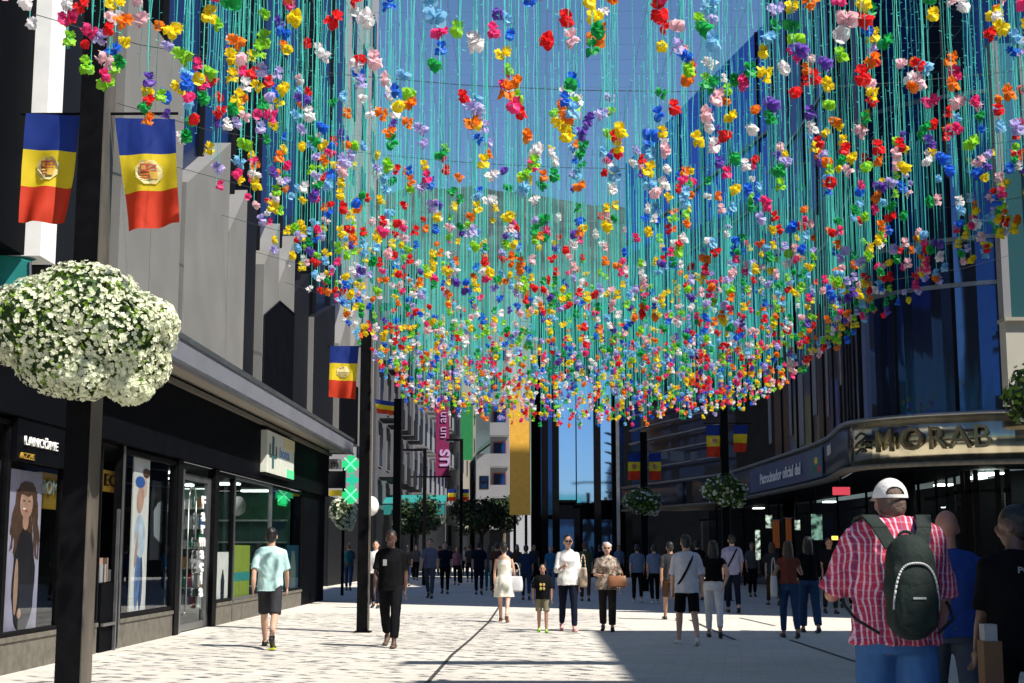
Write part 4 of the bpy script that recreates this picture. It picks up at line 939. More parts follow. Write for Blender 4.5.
while y < YB:
    near_row = y < 15; xa = XA - max(0, 12-y)*.075
    x = xa + (0.16 if row % 2 else 0)
    while x < XB:
        edge = x < xa + .5 or x > XB - .5 or y > YB - .7
        if near_row and not edge and rnd.random() < .06: x += .30; continue
        sx = x + rnd.uniform(-.07, .07); sy = y + rnd.uniform(-.2, .2)
        up = abs(rnd.gauss(0, .12)) + (rnd.uniform(.2, 1.0) if rnd.random() < .25 else 0)
        if edge: up *= .3
        zb_ = zbot(max(sx, XA), sy) + up - max(0, 10 - sy)*.05
        fl = []; z = zb_; n = rnd.choice((1, 2, 2, 3, 3)) if near_row else rnd.choice((1, 2, 2, 3, 3, 4))
        for k in range(n):
            fl.append((sx + rnd.uniform(-.035, .035), sy + rnd.uniform(-.03, .03), z, rnd.choices(range(12), FW)[0], rnd.randrange(7), rnd.uniform(.75, 1.18), rnd.uniform(0, 6.28)))
            z += rnd.uniform(.07, .14) + (rnd.uniform(.1, .6) if rnd.random() < .22 else 0)
        rb_ = [(sx, sy, zb_ - .01)]
        for k in range((rnd.choice((1, 2)) if edge else rnd.choice((0, 0, 1, 1))) if near_row else rnd.choice((0, 1, 1, 2, 2))): rb_.append((sx + rnd.gauss(0, .045), sy + rnd.uniform(-.10, .10), zb_ + rnd.uniform(-.05, .9)))
        strands.append((sx, sy, fl, rb_))
        x += (.17 if (x < xa + 1.1 or x > XB - 1.0) else .31) if near_row else .29
    y += .46 if near_row else .42; row += 1
def ribbon_geo(mb, pts, near, rr):
    for (x, y, zb_) in pts:
        n = 10 if near else 2; w = .0026 if near else .0030; a = rr.uniform(-.9, .9); dx, dy = math.cos(a)*w, math.sin(a)*w; k0 = len(mb.v)
        for i in range(n+1):
            t = i/n; z = NETZ + (zb_-NETZ)*t; qx, qy = x + rr.uniform(-.006, .006), y + rr.uniform(-.006, .006)
            mb.v += [(qx-dx, qy-dy, z), (qx+dx, qy+dy, z)]
            if i: q = k0+2*i; mb.f.append((q-2, q-1, q+1, q)); mb.m.append(0)
            if near and i > 3:                 # curled fringe hair growing from the ribbon
                l = rr.uniform(.012, .026)*rr.choice((-1, 1)); h = len(mb.v); HAIRS.append((k0+2*i, (qx+l, qy+rr.uniform(-.01, .01), z+.006), (qx+l*.6, qy, z+.009)))
        if near:
            for (b_, p, q) in HAIRS: h = len(mb.v); mb.v += [p, q]; mb.f.append((b_, b_+1, h, h+1)); mb.m.append(0)
            HAIRS.clear()
HAIRS = []
def in_view(s):
    p = Vector((s[0], s[1], s[2][0][2] + .1)) - Vector((0, 0, CAMZ)); d = p.dot(_f)
    if d <= 0: return False
    u = 512 + F*p.dot(_r)/d; v = 341.5 - F*p.dot(_u)/d
    return -6 < u < 1030 and v > -8
vis = sorted([s for s in strands if in_view(s)], key=lambda s: s[1])
near_s = vis[:300]; nid = set(id(s) for s in near_s); used = set()
rr = random.Random(5)
for s in near_s:
    sx, sy, fl, rb_ = s
    for _ in range(400):
        names = tuple(FC[f[3]][0] for f in fl); side = 'left' if sx < -.6 else ('right' if sx > 2.4 else 'middle'); zone = 'nearest' if sy < 10 else ('farther' if sy > 13 else 'near')
        # long repeats read alike, so colours are chosen until the sequence is its own
        if (names, side, zone) not in used: break
        if len(fl) < 3: z = fl[-1][2] + .1; fl.append((sx+rr.uniform(-.03,.03), sy, z, rr.randrange(12), rr.randrange(7), rr.uniform(.8, 1.2), 0.))
        k = rr.randrange(len(fl)); f = fl[k]; fl[k] = (*f[:3], rr.randrange(12), *f[4:])
    used.add((names, side, zone))
    w = names[0] if len(names) == 1 else ', '.join(names[:-1]) + ' and ' + names[-1]
    lab = f'{zone} garland over the {side}, {w} flower' + ('s upward' if len(names) > 1 else ' only')
    while len(lab.replace(',', ' ').split()) > 16: lab = lab.replace(' upward', '').replace(' over the', '', 1); break
    t = thing('flower_garland', lab, 'flower garland', (sx, sy, NETZ), group='flower garlands hanging over the street')
    for q_ in rb_: mb = MB(); ribbon_geo(mb, [q_], True, rr); part('ribbon', mb, rib, t)
    for (fx, fy, fz, ci, gi, k, a) in fl:
        o = bpy.data.objects.new('flower', FM[gi, ci]); COL.objects.link(o); o.parent = t; o.location = (fx-sx, fy-sy, fz-NETZ); o.rotation_euler = (0, 0, a); o.scale = (k, k, k)
mbR = MB(); mbF = MB()
for s in strands:
    if id(s) in nid: continue
    if s[1] < 6.5 and not in_view(s): pass
    ribbon_geo(mbR, s[3], False, rr)
    for (fx, fy, fz, ci, gi, k, a) in s[2]:
        V, Fc = GEO[gi]; n = len(mbF.v); ca, sa = math.cos(a)*k, math.sin(a)*k
        mbF.v += [(fx + v[0]*ca - v[1]*sa, fy + v[0]*sa + v[1]*ca, fz + v[2]*k) for v in V]
        mbF.f += [tuple(n+i for i in q) for q in Fc]; mbF.m += [ci]*len(Fc)
n = len(mbF.v); mbF.v += mbR.v; mbF.f += [tuple(n+i for i in q) for q in mbR.f]; mbF.m += [12]*len(mbR.f)
fo = mbF.build('flower_curtain', fmat + [rib], None, False)
tag(fo, 'mass of many coloured flowers on turquoise ribbons filling the far part of the canopy', 'flower garlands', kind='stuff')
# net and its cables
mb = MB()
for k in range(25): x = XA + (XB-XA)*k/24; mb.quad((x-.002, YA, NETZ), (x+.002, YA, NETZ), (x+.002, YB, NETZ), (x-.002, YB, NETZ))
for k in range(60): y = YA + (YB-YA)*k/59; mb.quad((XA, y-.003, NETZ+.004), (XA, y+.003, NETZ+.004), (XB, y+.003, NETZ+.004), (XB, y-.003, NETZ+.004))
tag(mb.build('net', M['net']), 'fine cord net stretched above the street holding the flower garlands', 'net')
for k in range(9):
    y = YA + .3 + k*3.2; mb = MB(); prev = None; xr = 8.7 if y < 21 else (9.8 if y < 30 else 7.6)
    for i in range(13):
        t = i/12; q = (XU + (xr-XU)*t, y, 7.3 - .93*max(0, math.sin(math.pi*t))**.7)
        if prev: mb.tube(prev, q, .0055, n=4)
        prev = q
    tag(mb.build('support_cable', M['cable']), ('nearest', 'second nearest', 'third nearest', 'fourth nearest', 'middle', 'fourth farthest', 'third farthest', 'second farthest', 'farthest')[k] + ' of the thin steel cables crossing above the hanging flowers', 'cable', 'steel cables holding the net')

# ------------------------------------------------------------------ PEOPLE
def remesh(mb, vox, smooth=6, mats=None, fold=0., fscale=(14, 14, 4), seed=0, name='body'):
    me = bpy.data.meshes.new('raw'); me.from_pydata(mb.v, [], mb.f); o = bpy.data.objects.new('raw', me)
    bm = bmesh.new(); bm.from_mesh(me); bmesh.ops.recalc_face_normals(bm, faces=bm.faces); bm.to_mesh(me); bm.free()
    r = o.modifiers.new('r', 'REMESH'); r.mode = 'VOXEL'; r.voxel_size = vox
    s = o.modifiers.new('s', 'SMOOTH'); s.iterations = smooth; s.factor = .5
    out = grown(o); bpy.data.meshes.remove(me)
    out.name = name
    if fold:
        nv = [v.normal.copy() for v in out.vertices]
        for v, vn in zip(out.vertices, nv):
            c = v.co.copy(); n = noise.noise(Vector((c.x*fscale[0]+seed, c.y*fscale[1], c.z*fscale[2]))) + .5*noise.noise(Vector((c.x*22+seed, c.y*22, c.z*15+c.x*9)))
            v.co = c + vn*(n*fold)
    out.materials.clear()
    for m in (mats or []): out.materials.append(m)
    out.polygons.foreach_set('use_smooth', [True]*len(out.polygons)); out.update()
    return out
def limb(mb, pts, rs, n=12):
    for i in range(len(pts)-1): mb.tube(pts[i], pts[i+1], rs[i], rs[i+1], n)
    for p, r in zip(pts[1:-1], rs[1:-1]): mb.ell(p, (r, r, r), n, 8)
SK = {'light': mat('fair skin', (.55, .32, .23), .5, var=.08), 'tan': mat('tanned skin', (.38, .20, .13), .5, var=.08), 'dark': mat('deep brown skin', (.10, .05, .035), .45, var=.1), 'red': mat('ruddy skin', (.42, .19, .13), .5, var=.1)}
EYE = mat('eye', (.03, .02, .02), .3); LIP = mat('lips', (.35, .10, .09), .4)
HAIR = {'trim': mat('cropped grey brown hair', (.13, .085, .065), .7, var=.3, bump=.4, bscale=60), 'black': mat('black hair', (.010, .009, .009), .45, var=.3, bump=.6, bscale=40), 'brown': mat('brown hair', (.06, .03, .018), .5, var=.4, bump=.6, bscale=40), 'grey': mat('grey hair', (.42, .41, .40), .6, var=.2, bump=.6, bscale=40), 'blond': mat('blond hair', (.40, .27, .12), .5, var=.2, bump=.6, bscale=40)}
def person(label, px, Y, H, heading, top=None, bottom=None, shoes=None, skin='light', hair='black', hairstyle='short', stride=16, arms=((-12, 8, 15), (14, 8, 20)), female=False, heavy=1., sleeve=.75, toptype='shirt', hem=.90, leglen=1.9, loose=.012, vox=.014, x=None, head_yaw=0, group=None, flare=0., sneak=None, neck=0., fold=.009, hs=1.):
    stride *= 1.55
    s = H / 1.75; x = gx(px, Y) if x is None else x
    T = thing('person', label, 'person', (x, Y, 0), rz=R(heading), worldparts=False, group=group)
    V = lambda a, b, c: Vector((a, b, c))
    # legs
    def leg(side, a, kb):
        hip = V(side*.088, 0, .93); d = V(side*.015, math.sin(a), -math.cos(a)).normalized(); kn = hip + d*.43
        e = a - kb; an = kn + V(-side*.005, math.sin(e), -math.cos(e)).normalized()*.41; return hip, kn, an, e
    st = R(stride); L = leg(-1, st, R(4)); Rr = leg(1, -st*.8, R(abs(stride)*1.1 + 3))
    dz = .085 - min(L[2].z, Rr[2].z)
    up = V(0, 0, dz)
    L = [p + up for p in L[:3]] + [L[3]]; Rr = [p + up for p in Rr[:3]] + [Rr[3]]
    def arm(side, fw, out, el, inn=0):
        S = V(side*(.150 if female else .166)*heavy**.5, 0, 1.38 + dz); fw, out, el = R(fw), R(out), R(el)
        d = V(side*math.sin(out), math.sin(fw)*math.cos(out), -math.cos(fw)*math.cos(out)); E = S + d*.285
        f2 = fw + el; o2 = R(-inn); d2 = V(side*math.sin(o2), math.sin(f2)*math.cos(o2), -math.cos(f2)*math.cos(o2)); W = E + d2*.245; return S, E, W, d2
    A = [arm(-1, *arms[0]), arm(1, *arms[1])]
    hc = V(0, .02, 1.615 - neck + dz); hy = Matrix.Rotation(R(head_yaw), 3, 'Z')
    def hp(a, b, c): return hc + hy @ (V(a, b, c)*hs)
    # torso rings
    if female: rg = [(.86,.158,.118,0),(.95,.168,.12,0),(1.06,.132,.098,0),(1.15,.126,.098,0),(1.27,.145,.122,.015),(1.36,.148,.10,0),(1.42,.13,.075,0),(1.455,.06,.052,0)]
    else: rg = [(.86,.150,.112,0),(.95,.160,.115,0),(1.05,.150,.108,0),(1.15,.155,.112,0),(1.28,.170,.120,0),(1.36,.170,.106,-.005),(1.41,.138,.085,0),(1.45,.085,.064,0),(1.475,.060,.056,0)]
    def hv(z): return 1 + (heavy - 1)*max(0, 1 - max(0, z-1.3)*3)
    def ring(z, rx, ry, cy, inf=0, n=28, fl=0.):
        return [V((rx*hv(z)+inf)*math.cos(2*math.pi*i/n), cy + (ry*hv(z)+inf)*math.sin(2*math.pi*i/n), z+dz) * 1 for i in range(n)]
    m0 = .85 if female else 1.
    body = MB(); body.hs = hs; body.loft([ring(*r) for r in rg])
    body.tube(V(0, -.005, 1.42+dz), V(0, .012, 1.56+dz), .060 if not female else .048, .055 if not female else .043, 14)
    body.ell(V(0, -.015, 1.425+dz), (.125*m0, .065, .055), 16, 8)
    body.ell(hp(0, -.005, .025), (.076, .096, .098), 20, 14, rot=hy); body.ell(hp(0, .018, -.045), (.060, .070, .075), 16, 12, rot=hy)
    body.ell(hp(0, .045, -.095), (.03, .03, .022), 10, 8, rot=hy)
    body.ell(hp(0, .100, -.018), (.013, .022, .024), 10, 8, rot=hy); body.ell(hp(0, .088, -.052), (.024, .014, .010), 10, 6, rot=hy)
    for sd_ in (-1, 1): body.ell(hp(sd_*.078, -.005, -.012), (.011, .022, .032), 10, 8, rot=hy)
    m_ = 1 if not female else .88
    for (hip, kn, an, e) in (L, Rr): limb(body, [hip, hip*.5+kn*.5, kn, kn*.65+an*.35, an], [.086, .072*m_+.004, .052, .052*m_, .034])
    feet = []
    for (hip, kn, an, e) in (L, Rr):
        lift = an.z - .085; toe = V(an.x*1.1, an.y + .17 - lift*.5, .022); heel = V(an.x, an.y - .055, max(.025, an.z - .06)); feet.append((heel, an, toe))
        if lift > .02: toe.z = max(.022, an.z - .10 - lift*.2) if lift > .12 else .022
        body.tube(heel, toe, .034, .026, 12); body.ell(toe, (.042, .045, .022), 12, 8); body.ell(heel, (.033, .035, .03), 12, 8); body.tube(an, heel*.6+toe*.4, .036, .033, 10)
    for si, (S, E, W, d2) in zip((-1, 1), A):
        limb(body, [S, S*.5+E*.5, E, E*.6+W*.4, W], [.050*m_, .045*m_, .036*m_, .037*m_, .024])
        # hand: palm, four bent fingers of unequal length, thumb off the side of the palm
        lat = d2.cross(V(si, 0, 0)).normalized(); pal = W + d2*.045; nrm = lat.cross(d2).normalized()
        rot = Matrix((lat, nrm, d2)).transposed()
        body.ell(pal, (.036, .015, .05), 12, 8, rot=rot)
        for k, ln in enumerate((.066, .076, .070, .054)):
            o = pal + d2*.036 + lat*(.027 - k*.018); m1 = o + (d2*.9 + nrm*(-si)*.25).normalized()*ln*.55; m2 = m1 + (d2*.6 + nrm*(-si)*.8).normalized()*ln*.5
            body.tube(o - d2*.02, m1, .0095, .009, 8); body.tube(m1, m2, .009, .007, 8); body.ell(m1, (.0092,)*3, 8, 6)
        o = pal + lat*.026 - d2*.02; t1 = o + (lat*.7 + d2*.7).normalized()*.04; body.tube(o, t1, .013, .011, 8); body.tube(t1, t1 + (d2*.9 + nrm*(-si)*.4).normalized()*.03, .011, .009, 8)
    me = remesh(body, vox, 3, [SK[skin], EYE, LIP])
    for p in me.polygons:
        c = p.center
        for sd_ in (-1, 1):
            if (c - hp(sd_*.030, .088, .008)).length < .014: p.material_index = 1
        q = hy.transposed() @ (c - hp(0, .095, -.052))
        if abs(q.x) < .022 and abs(q.z) < .008 and abs(q.y) < .03: p.material_index = 2
    def add(name, me): 
        me.transform(Matrix.Scale(s, 4)); o = bpy.data.objects.new(name, me); COL.objects.link(o); o.parent = T; return o
    add('body', me)
    # trousers, shorts
    cv = max(vox, .012)
    if bottom:
        mb = MB(); rr_ = [ring(z, rx, ry, cy, .014) for z, rx, ry, cy in rg if z < 1.1]; rr_[-1] = ring(1.04, rg[2][1], rg[2][2], 0, .012); mb.loft(rr_)
        for (hip, kn, an, e) in (L, Rr):
            if leglen <= 1: 
                k2 = hip + (kn-hip)*leglen; mb.tube(hip, k2, .090, .076+flare*.6, 16); mb.ell(hip, (.092, .092, .092), 12, 8)
            else:
                f = leglen - 1; end = kn + (an-kn)*f; limb(mb, [hip, hip*.5+kn*.5, kn, kn*.6+an*.4, end], [.100, .084+flare*.3, .064+flare*.6, .062+flare*.8, .050+flare])
        add('trousers' if leglen > 1 else 'shorts', remesh(mb, cv, 3, [bottom], .006, seed=px))
    if toptype == 'dress':
        mb = MB(); n = 40; rs = [(1.37, .152, .105), (1.27, .155, .13), (1.15, .138, .108), (1.06, .142, .106), (.95, .185, .14), (.80, .205, .17), (.66, .215, .185), (.58, .222, .20)]
        rs = [(z, a, b) for z, a, b in rs]
        mb.loft([[V((a + .012*math.cos(7*2*math.pi*i/n + z)*(z < 1))*math.cos(2*math.pi*i/n), (b + .012*math.cos(7*2*math.pi*i/n)*(z < 1))*math.sin(2*math.pi*i/n), z+dz) for i in range(n)] for z, a, b in rs[::-1]])
        for sd_ in (-1, 1): mb.tube(V(sd_*.09, -.075, 1.33+dz), V(sd_*.085, -.02, 1.455+dz), .014, .012, 8); mb.tube(V(sd_*.085, -.02, 1.455+dz), V(sd_*.09, .09, 1.33+dz), .012, .014, 8)
        add('dress', remesh(mb, cv, 2, [top], .004, seed=px))
    elif top:
        mb = MB(); inf = loose; rr_ = []
        for z, rx, ry, cy in rg:
            if z < hem - .02: continue
            rr_.append(ring(z, max(rx, .155 if not female else .13), ry, cy, inf*(1 if z > 1.2 else 1.2)))
        rr_.insert(0, ring(hem, max(.165, rg[1][1]), rg[1][2], 0, inf + .018)); 
        if toptype == 'tank': rr_ = rr_[:-2] + [ring(1.40, .11, .075, 0, .006)]
        else: rr_[-1] = ring(1.48, .064, .062, -.004, .004)
        mb.loft(rr_)
        if toptype != 'tank': mb.ell(V(0, -.015, 1.425+dz), (.130*m0*heavy**.3, .072, .058), 16, 8)
        if toptype != 'tank':
            for (S, E, W, d2) in A:
                mb.ell(S, (.052*m_+inf*.45,)*3, 12, 8)
                if sleeve <= 1: mb.tube(S, S + (E-S)*sleeve, .054*m_+inf*.45, .050*m_+inf*1.0, 14)
                else: limb(mb, [S, E, E + (W-E)*(sleeve-1)], [.054*m_+inf*.4, .044*m_+inf*.7, .036*m_+inf*.7])
        o = add('shirt', remesh(mb, cv, 2, [top], fold, seed=px))
        if toptype == 'collar': pass
    if shoes:
        for heel, an, toe in feet:
            mb = MB(); mb.tube(heel, toe, .042, .034, 12); mb.ell(toe + V(0, .01, .006), (.048, .055, .03), 12, 8); mb.ell(heel + V(0, 0, .0), (.040, .042, .04), 12, 8); mb.tube(an + V(0, 0, -.01), heel*.65+toe*.35, .044, .04, 10)
            o = add('shoe', remesh(mb, cv, 2, [shoes]))
            if sneak:
                mb = MB(); mid = (heel+toe)/2; mb.ell(V(mid.x, mid.y+.01, max(.014, min(heel.z, toe.z)-.022)), (.052, .155, .016), 14, 6)
                so_ = add('sole', mb.mesh('sole', sneak)); so_.parent = o
    if hairstyle != 'bald':
        mb = MB(); mb.hs = hs; hm = HAIR[hair]
        mb.ell(hp(0, -.018, .045), (.083, .098, .086), 18, 12, rot=hy); 
        mb.ell(hp(0, -.042, .0), (.079, .074, .095), 16, 12, rot=hy)
        if hairstyle == 'long':
            mb.ell(hp(0, -.055, -.08), (.088, .055, .13), 16, 12, rot=hy); mb.ell(hp(0, -.075, -.20), (.085, .038, .15), 16, 12, rot=hy)
            for sd_ in (-1, 1): mb.ell(hp(sd_*.075, -.01, -.08), (.022, .045, .12), 10, 8, rot=hy)
        if hairstyle == 'bun': mb.ell(hp(0, -.10, .055), (.042, .04, .04), 12, 8, rot=hy)
        if hairstyle == 'curly':
            for k in range(26):
                a = k*2.4; z = .0 + .075*((k*.37) % 1); mb.ell(hp(.078*math.cos(a)*(1-z*3), -.03+.085*math.sin(a)*(1-z*3) if math.sin(a) < .6 else -.02, z+.03), (.026, .026, .026), 8, 6)
        if hairstyle == 'cap': pass
        add('hair', remesh(mb, cv*.8, 3, [hm], .004, (30, 30, 30), px))
    T['_dz'] = dz; T['_s'] = s
    return T, dict(s=s, dz=dz, hc=hc, A=A, ring=ring, hp=hp, add=add, x=x, Y=Y, rz=R(heading), hv=hv)
def toworld(info, p): 
    p = Matrix.Rotation(info['rz'], 3, 'Z') @ (Vector(p)*info['s']); return p + Vector((info['x'], info['Y'], 0))
C_ = cloth
mint = C_('mint', (.44, .66, .65)); dgrey = C_('dark grey', (.035, .035, .04)); blk = C_('black', (.006, .006, .0075)); whitec = C_('white', (.72, .70, .70)); lav = C_('lavender', (.24, .24, .36))
navy = C_('navy', (.008, .011, .024)); jeans = C_('denim', (.022, .042, .085)); jeans2 = C_('bright denim', (.028, .06, .13)); rust = C_('rust', (.17, .045, .03)); blue = C_('blue', (.014, .03, .08)); cream = C_('cream dress', (.70, .66, .56))
khaki = C_('khaki', (.20, .18, .12)); lblue = C_('light blue', (.12, .17, .27)); green = C_('olive', (.06, .09, .045)); pinkc = C_('pink', (.28, .11, .14)); grey = C_('grey', (.08, .08, .09)); brownc = C_('brown', (.08, .045, .03)); tealc = C_('teal', (.02, .12, .13))
shoeb = mat('black shoe leather', (.015, .014, .014), .4); shoew = mat('white shoe', (.7, .7, .68), .5); shoep = mat('pink shoe', (.65, .35, .35), .5); shoeg = mat('lime shoe', (.30, .62, .05), .5); sole = mat('yellow sole', (.65, .75, .05), .5); leather = mat('brown leather', (.25, .10, .04), .5, var=.2)
patt = mat('patterned blouse', (.30, .24, .19), .8, var=.85, vscale=22, bump=.4)

def strap(T, I, side, m=None, w=.02):       # cross body strap: shoulder on one side to the opposite hip, front and back
    pts = []
    for k in range(25):
        a = 2*math.pi*k/24; up_ = math.cos(a); z = 1.19 + .26*up_; xx = side*.115*up_
        rx = .19 if z > 1.3 else .175; q = max(0, 1-(xx/rx)**2)**.5; yy = (.172*I['hv'](z))*q*math.sin(a)*1.0
        pts.append(Vector((xx + side*(-.05)*(1-up_)*.5, yy*(1 if abs(math.sin(a)) > .1 else .3), z + I['dz'])))
    mb = MB()
    for a, b in zip(pts, pts[1:]): mb.tube(a, b, w*.9, n=6)
    o = I['add']('strap', mb.mesh('strap', m or blk)); return o
def bag(label, I, pos, size, m, cat='handbag', name='handbag', handle=True, rz=None, parts=True):
    c = toworld(I, pos); t = thing(name, label, cat, (c.x, c.y, c.z - size[2]/2), rz=I['rz'] if rz is None else rz, worldparts=False)
    mb = MB(); rings = []
    for k in range(9):
        v = k/8; sc_ = .8 + .35*math.sin(math.pi*(.15+.6*(1-v))); th = (1, 1, 1, .95, .9, .8, .65, .45, .3)[k]; n = 20
        rings.append([Vector((math.copysign(abs(math.cos(2*math.pi*i/n))**.6, math.cos(2*math.pi*i/n))*size[0]/2*sc_, math.copysign(abs(math.sin(2*math.pi*i/n))**.8, math.sin(2*math.pi*i/n))*size[1]/2*th, v*size[2])) for i in range(n)])
    mb.loft(rings); part('bag_body', mb, m, t, True)
    if handle:
        mb = MB(); prev = None
        for k in range(11):
            a = math.pi*k/10; p = Vector((math.cos(a)*size[0]*.32, 0, size[2]*.97 + math.sin(a)*size[2]*handle))
            if prev is not None: mb.tube(prev, p, .009, n=6)
            prev = p
        part('handle', mb, m, t, True)
    return t

# --- near man in the plaid shirt
T, I = person('heavy man from behind in red plaid shirt and white cap carrying a dark backpack', 893, 7.2, 1.88, 2, M['plaid'], C_('mid denim', (.05, .13, .30)), shoeb, 'red', 'trim', 'short', stride=8, neck=.075, fold=.016, hs=.84,
              arms=((16, 20, 88, 22), (6, 12, 30)), heavy=1.10, sleeve=.98, hem=.90, leglen=1.9, loose=.022, vox=.009, flare=.02)
hp = I['hp']
mb = MB(); n = 96; NJ = 30; rings = []
for j in range(NJ+1):
    ph = math.pi/2*j/NJ; rings.append([hp(.094*math.cos(ph)*math.cos(2*math.pi*i/n), -.012 + .116*math.cos(ph)*math.sin(2*math.pi*i/n), .030 + .112*math.sin(ph)) for i in range(n)])
V0 = [p for r in rings for p in r]
for j in range(NJ):
    for i in range(n):
        a = 2*math.pi*(i+.5)/n; back = abs(((a - 3*math.pi/2 + math.pi) % (2*math.pi)) - math.pi)
        if j >= 3 and back < .60 and (j - 3) < 8*math.sqrt(max(0, 1-(back/.60)**2)): continue     # adjuster opening
        mb.f.append((j*n+i, j*n+(i+1) % n, (j+1)*n+(i+1) % n, (j+1)*n+i)); mb.m.append(0)
mb.v = [tuple(p) for p in V0]
for i in range(-6, 7):                                   # brim at the front
    pass
br = MB()
for k in range(12):
    a0 = math.pi*(.12 + .76*k/12); a1 = math.pi*(.12 + .76*(k+1)/12)
    br.quad(hp(.094*math.cos(a0), .107*math.sin(a0), .038), hp(.094*math.cos(a1), .107*math.sin(a1), .038), hp(.085*math.cos(a1), .107+.075*math.sin(a1), .02), hp(.085*math.cos(a0), .107+.075*math.sin(a0), .02))
cap = I['add']('cap', mb.mesh('cap', mat('white cotton cap', (.72, .70, .66), .8, bump=.3, bscale=60)))
cap.data.polygons.foreach_set('use_smooth', [True]*len(cap.data.polygons))
br_ = I['add']('brim', br.mesh('brim', MATS['white cotton cap'])); br_.parent = cap
# --- backpack
def P(x, y, z): return toworld(I, (x, y, z + I['dz']))
bc = P(0, -.27, .95)
BP = thing('backpack', 'dark green backpack with pale piping on the plaid shirted man', 'backpack', tuple(bc))
bpm = mat('dark green nylon', (.002, .011, .008), .85, var=.2, vscale=8, bump=.4, bscale=25); pip = mat('pale piping', (.45, .47, .45), .5)
mb = MB()
for (x, y, z, rx, ry, rz_) in ((0, -.255, 1.22, .112, .10, .13), (0, -.265, 1.11, .125, .115, .15), (0, -.26, 1.0, .12, .11, .12)): mb.ell((x, y, z), (rx, ry, rz_), 20, 14)
mb.box((-.10, -.34, .94), (.10, -.18, 1.2))
me = remesh(mb, .012, 10, [bpm], .003); me.transform(Matrix.Translation((0, 0, I['dz'] + .05))); me.transform(Matrix.Scale(I['s'], 4)); me.transform(Matrix.Rotation(I['rz'], 4, 'Z')); me.transform(Matrix.Translation((I['x'], I['Y'], 0)))
def wpart(name, me, root): o = bpy.data.objects.new(name, me); COL.objects.link(o); o.parent = root; o.location = -WP[root.name]; return o
wpart('pack_body', me, BP)
mb = MB(); mb.ell((0, -.335, 1.05), (.10, .05, .14), 20, 12); mb.box((-.08, -.37, .95), (.08, -.31, 1.06))
me = remesh(mb, .01, 8, [bpm]); me.transform(Matrix.Translation((0, 0, I['dz'] + .05))); me.transform(Matrix.Scale(I['s'], 4)); me.transform(Matrix.Rotation(I['rz'], 4, 'Z')); me.transform(Matrix.Translation((I['x'], I['Y'], 0)))
wpart('front_pocket', me, BP)
from mathutils.bvhtree import BVHTree
pk = BP.children; bv = []
for o in pk: bv.append(BVHTree.FromPolygons([v.co.copy() for v in o.data.vertices], [tuple(p.vertices) for p in o.data.polygons]))
def onpack(x, z):              # point on the rear surface of the pack
    o = P(x, -1.2, z); best = None
    for b in bv:
        h = b.ray_cast(o, Matrix.Rotation(I['rz'], 3, 'Z') @ Vector((0, 1, 0)))
        if h[0] is not None and (best is None or (h[0]-o).length < (best-o).length): best = h[0]
    return best
mb = MB(); prev = None
for k in range(33):
    t = -1 + k/16; x = .103*math.sin(t*1.45)/math.sin(1.45); z = 1.27 - .20*abs(t)**2.6
    p = onpack(x*.97, z)
    if p is None: continue
    p = p + Vector((0, -.007, 0))
    if prev is not None: mb.tube(prev, p, .0055, n=8); mb.ell(p, (.0056,)*3, 8, 6)
    prev = p
part('piping', mb, pip, BP, True)
for sd_ in (-1, 1):
    mb = MB(); pts = [P(sd_*.06, -.20, 1.33), P(sd_*.10, -.155, 1.42), P(sd_*.125, -.07, 1.475), P(sd_*.135, .03, 1.465), P(sd_*.14, .13, 1.38), P(sd_*.15, .17, 1.2)]
    for a, b in zip(pts, pts[1:]):
        d = (b-a); w = Vector((1, 0, 0)); nn = d.cross(w).normalized()*.014; mb.obox(a - w*.036 - nn, d*1.03, w*.072, nn)
    part('shoulder_strap', mb, bpm, BP)
    mb = MB(); pts = [P(sd_*.13, -.20, .96), P(sd_*.20*1.1, -.14, 1.02), P(sd_*.24, -.02, 1.08), P(sd_*.22, .12, 1.15)]
    for a, b in zip(pts, pts[1:]): mb.tube(a, b, .008, n=6)
    part('lower_strap', mb, bpm, BP)
mb = MB(); prev = None
for k in range(9):
    a = math.pi*k/8; p = P(.035*math.cos(a), -.21, 1.375 + .035*math.sin(a))
    if prev is not None: mb.tube(prev, p, .008, n=6)
    prev = p
part('grab_loop', mb, bpm, BP, True)
lp = onpack(0, 1.12); part('logo_patch', MB().box((lp.x-.03, lp.y-.003, lp.z-.005), (lp.x+.03, lp.y+.004, lp.z+.005)), pip, BP)

person('bald man in a blue shirt walking just right of the plaid shirted man', 948, 9.6, 1.72, -8, C_('royal blue', (.02, .05, .20)), C_('slate trousers', (.06, .07, .09)), shoeb, 'red', 'brown', 'bald', stride=12, arms=((10, 8, 15), (-8, 10, 20)), heavy=1.12, sleeve=.9, vox=.011)
T, I = person('dark haired man in black with white letters on his back at the right edge', 1016, 8.3, 1.70, 0, C_('jet black', (.006, .006, .007)), blk, shoeb, 'dark', 'black', 'short', stride=10, arms=((6, 6, 25), (-8, 10, 20)), heavy=1.15, sleeve=.9, vox=.011, head_yaw=55)
me = text_mesh('POLI', .050, .002, bold=.001, sx=1.2); me.transform(Matrix.Rotation(math.pi/2, 4, 'X')); me.transform(Matrix.Translation((.01, -.168, 1.36 + I['dz']))); me.materials.clear(); me.materials.append(mat('grey print', (.3, .3, .3), .7)); I['add']('printed_letters', me)
t = thing('paper_bag', 'brown paper bag with white top held beside the man in black', 'bag', (at(990, 660, 8.0).x, 8.0, .45))
c = at(990, 660, 8.0); part('bag_body', MB().obox((c.x-.03, 8.0, .48), (.10, 0, 0), (0, .12, 0), (0, 0, c.z+.1-.48)), mat('kraft paper', (.16, .085, .04), .8, var=.1), t)
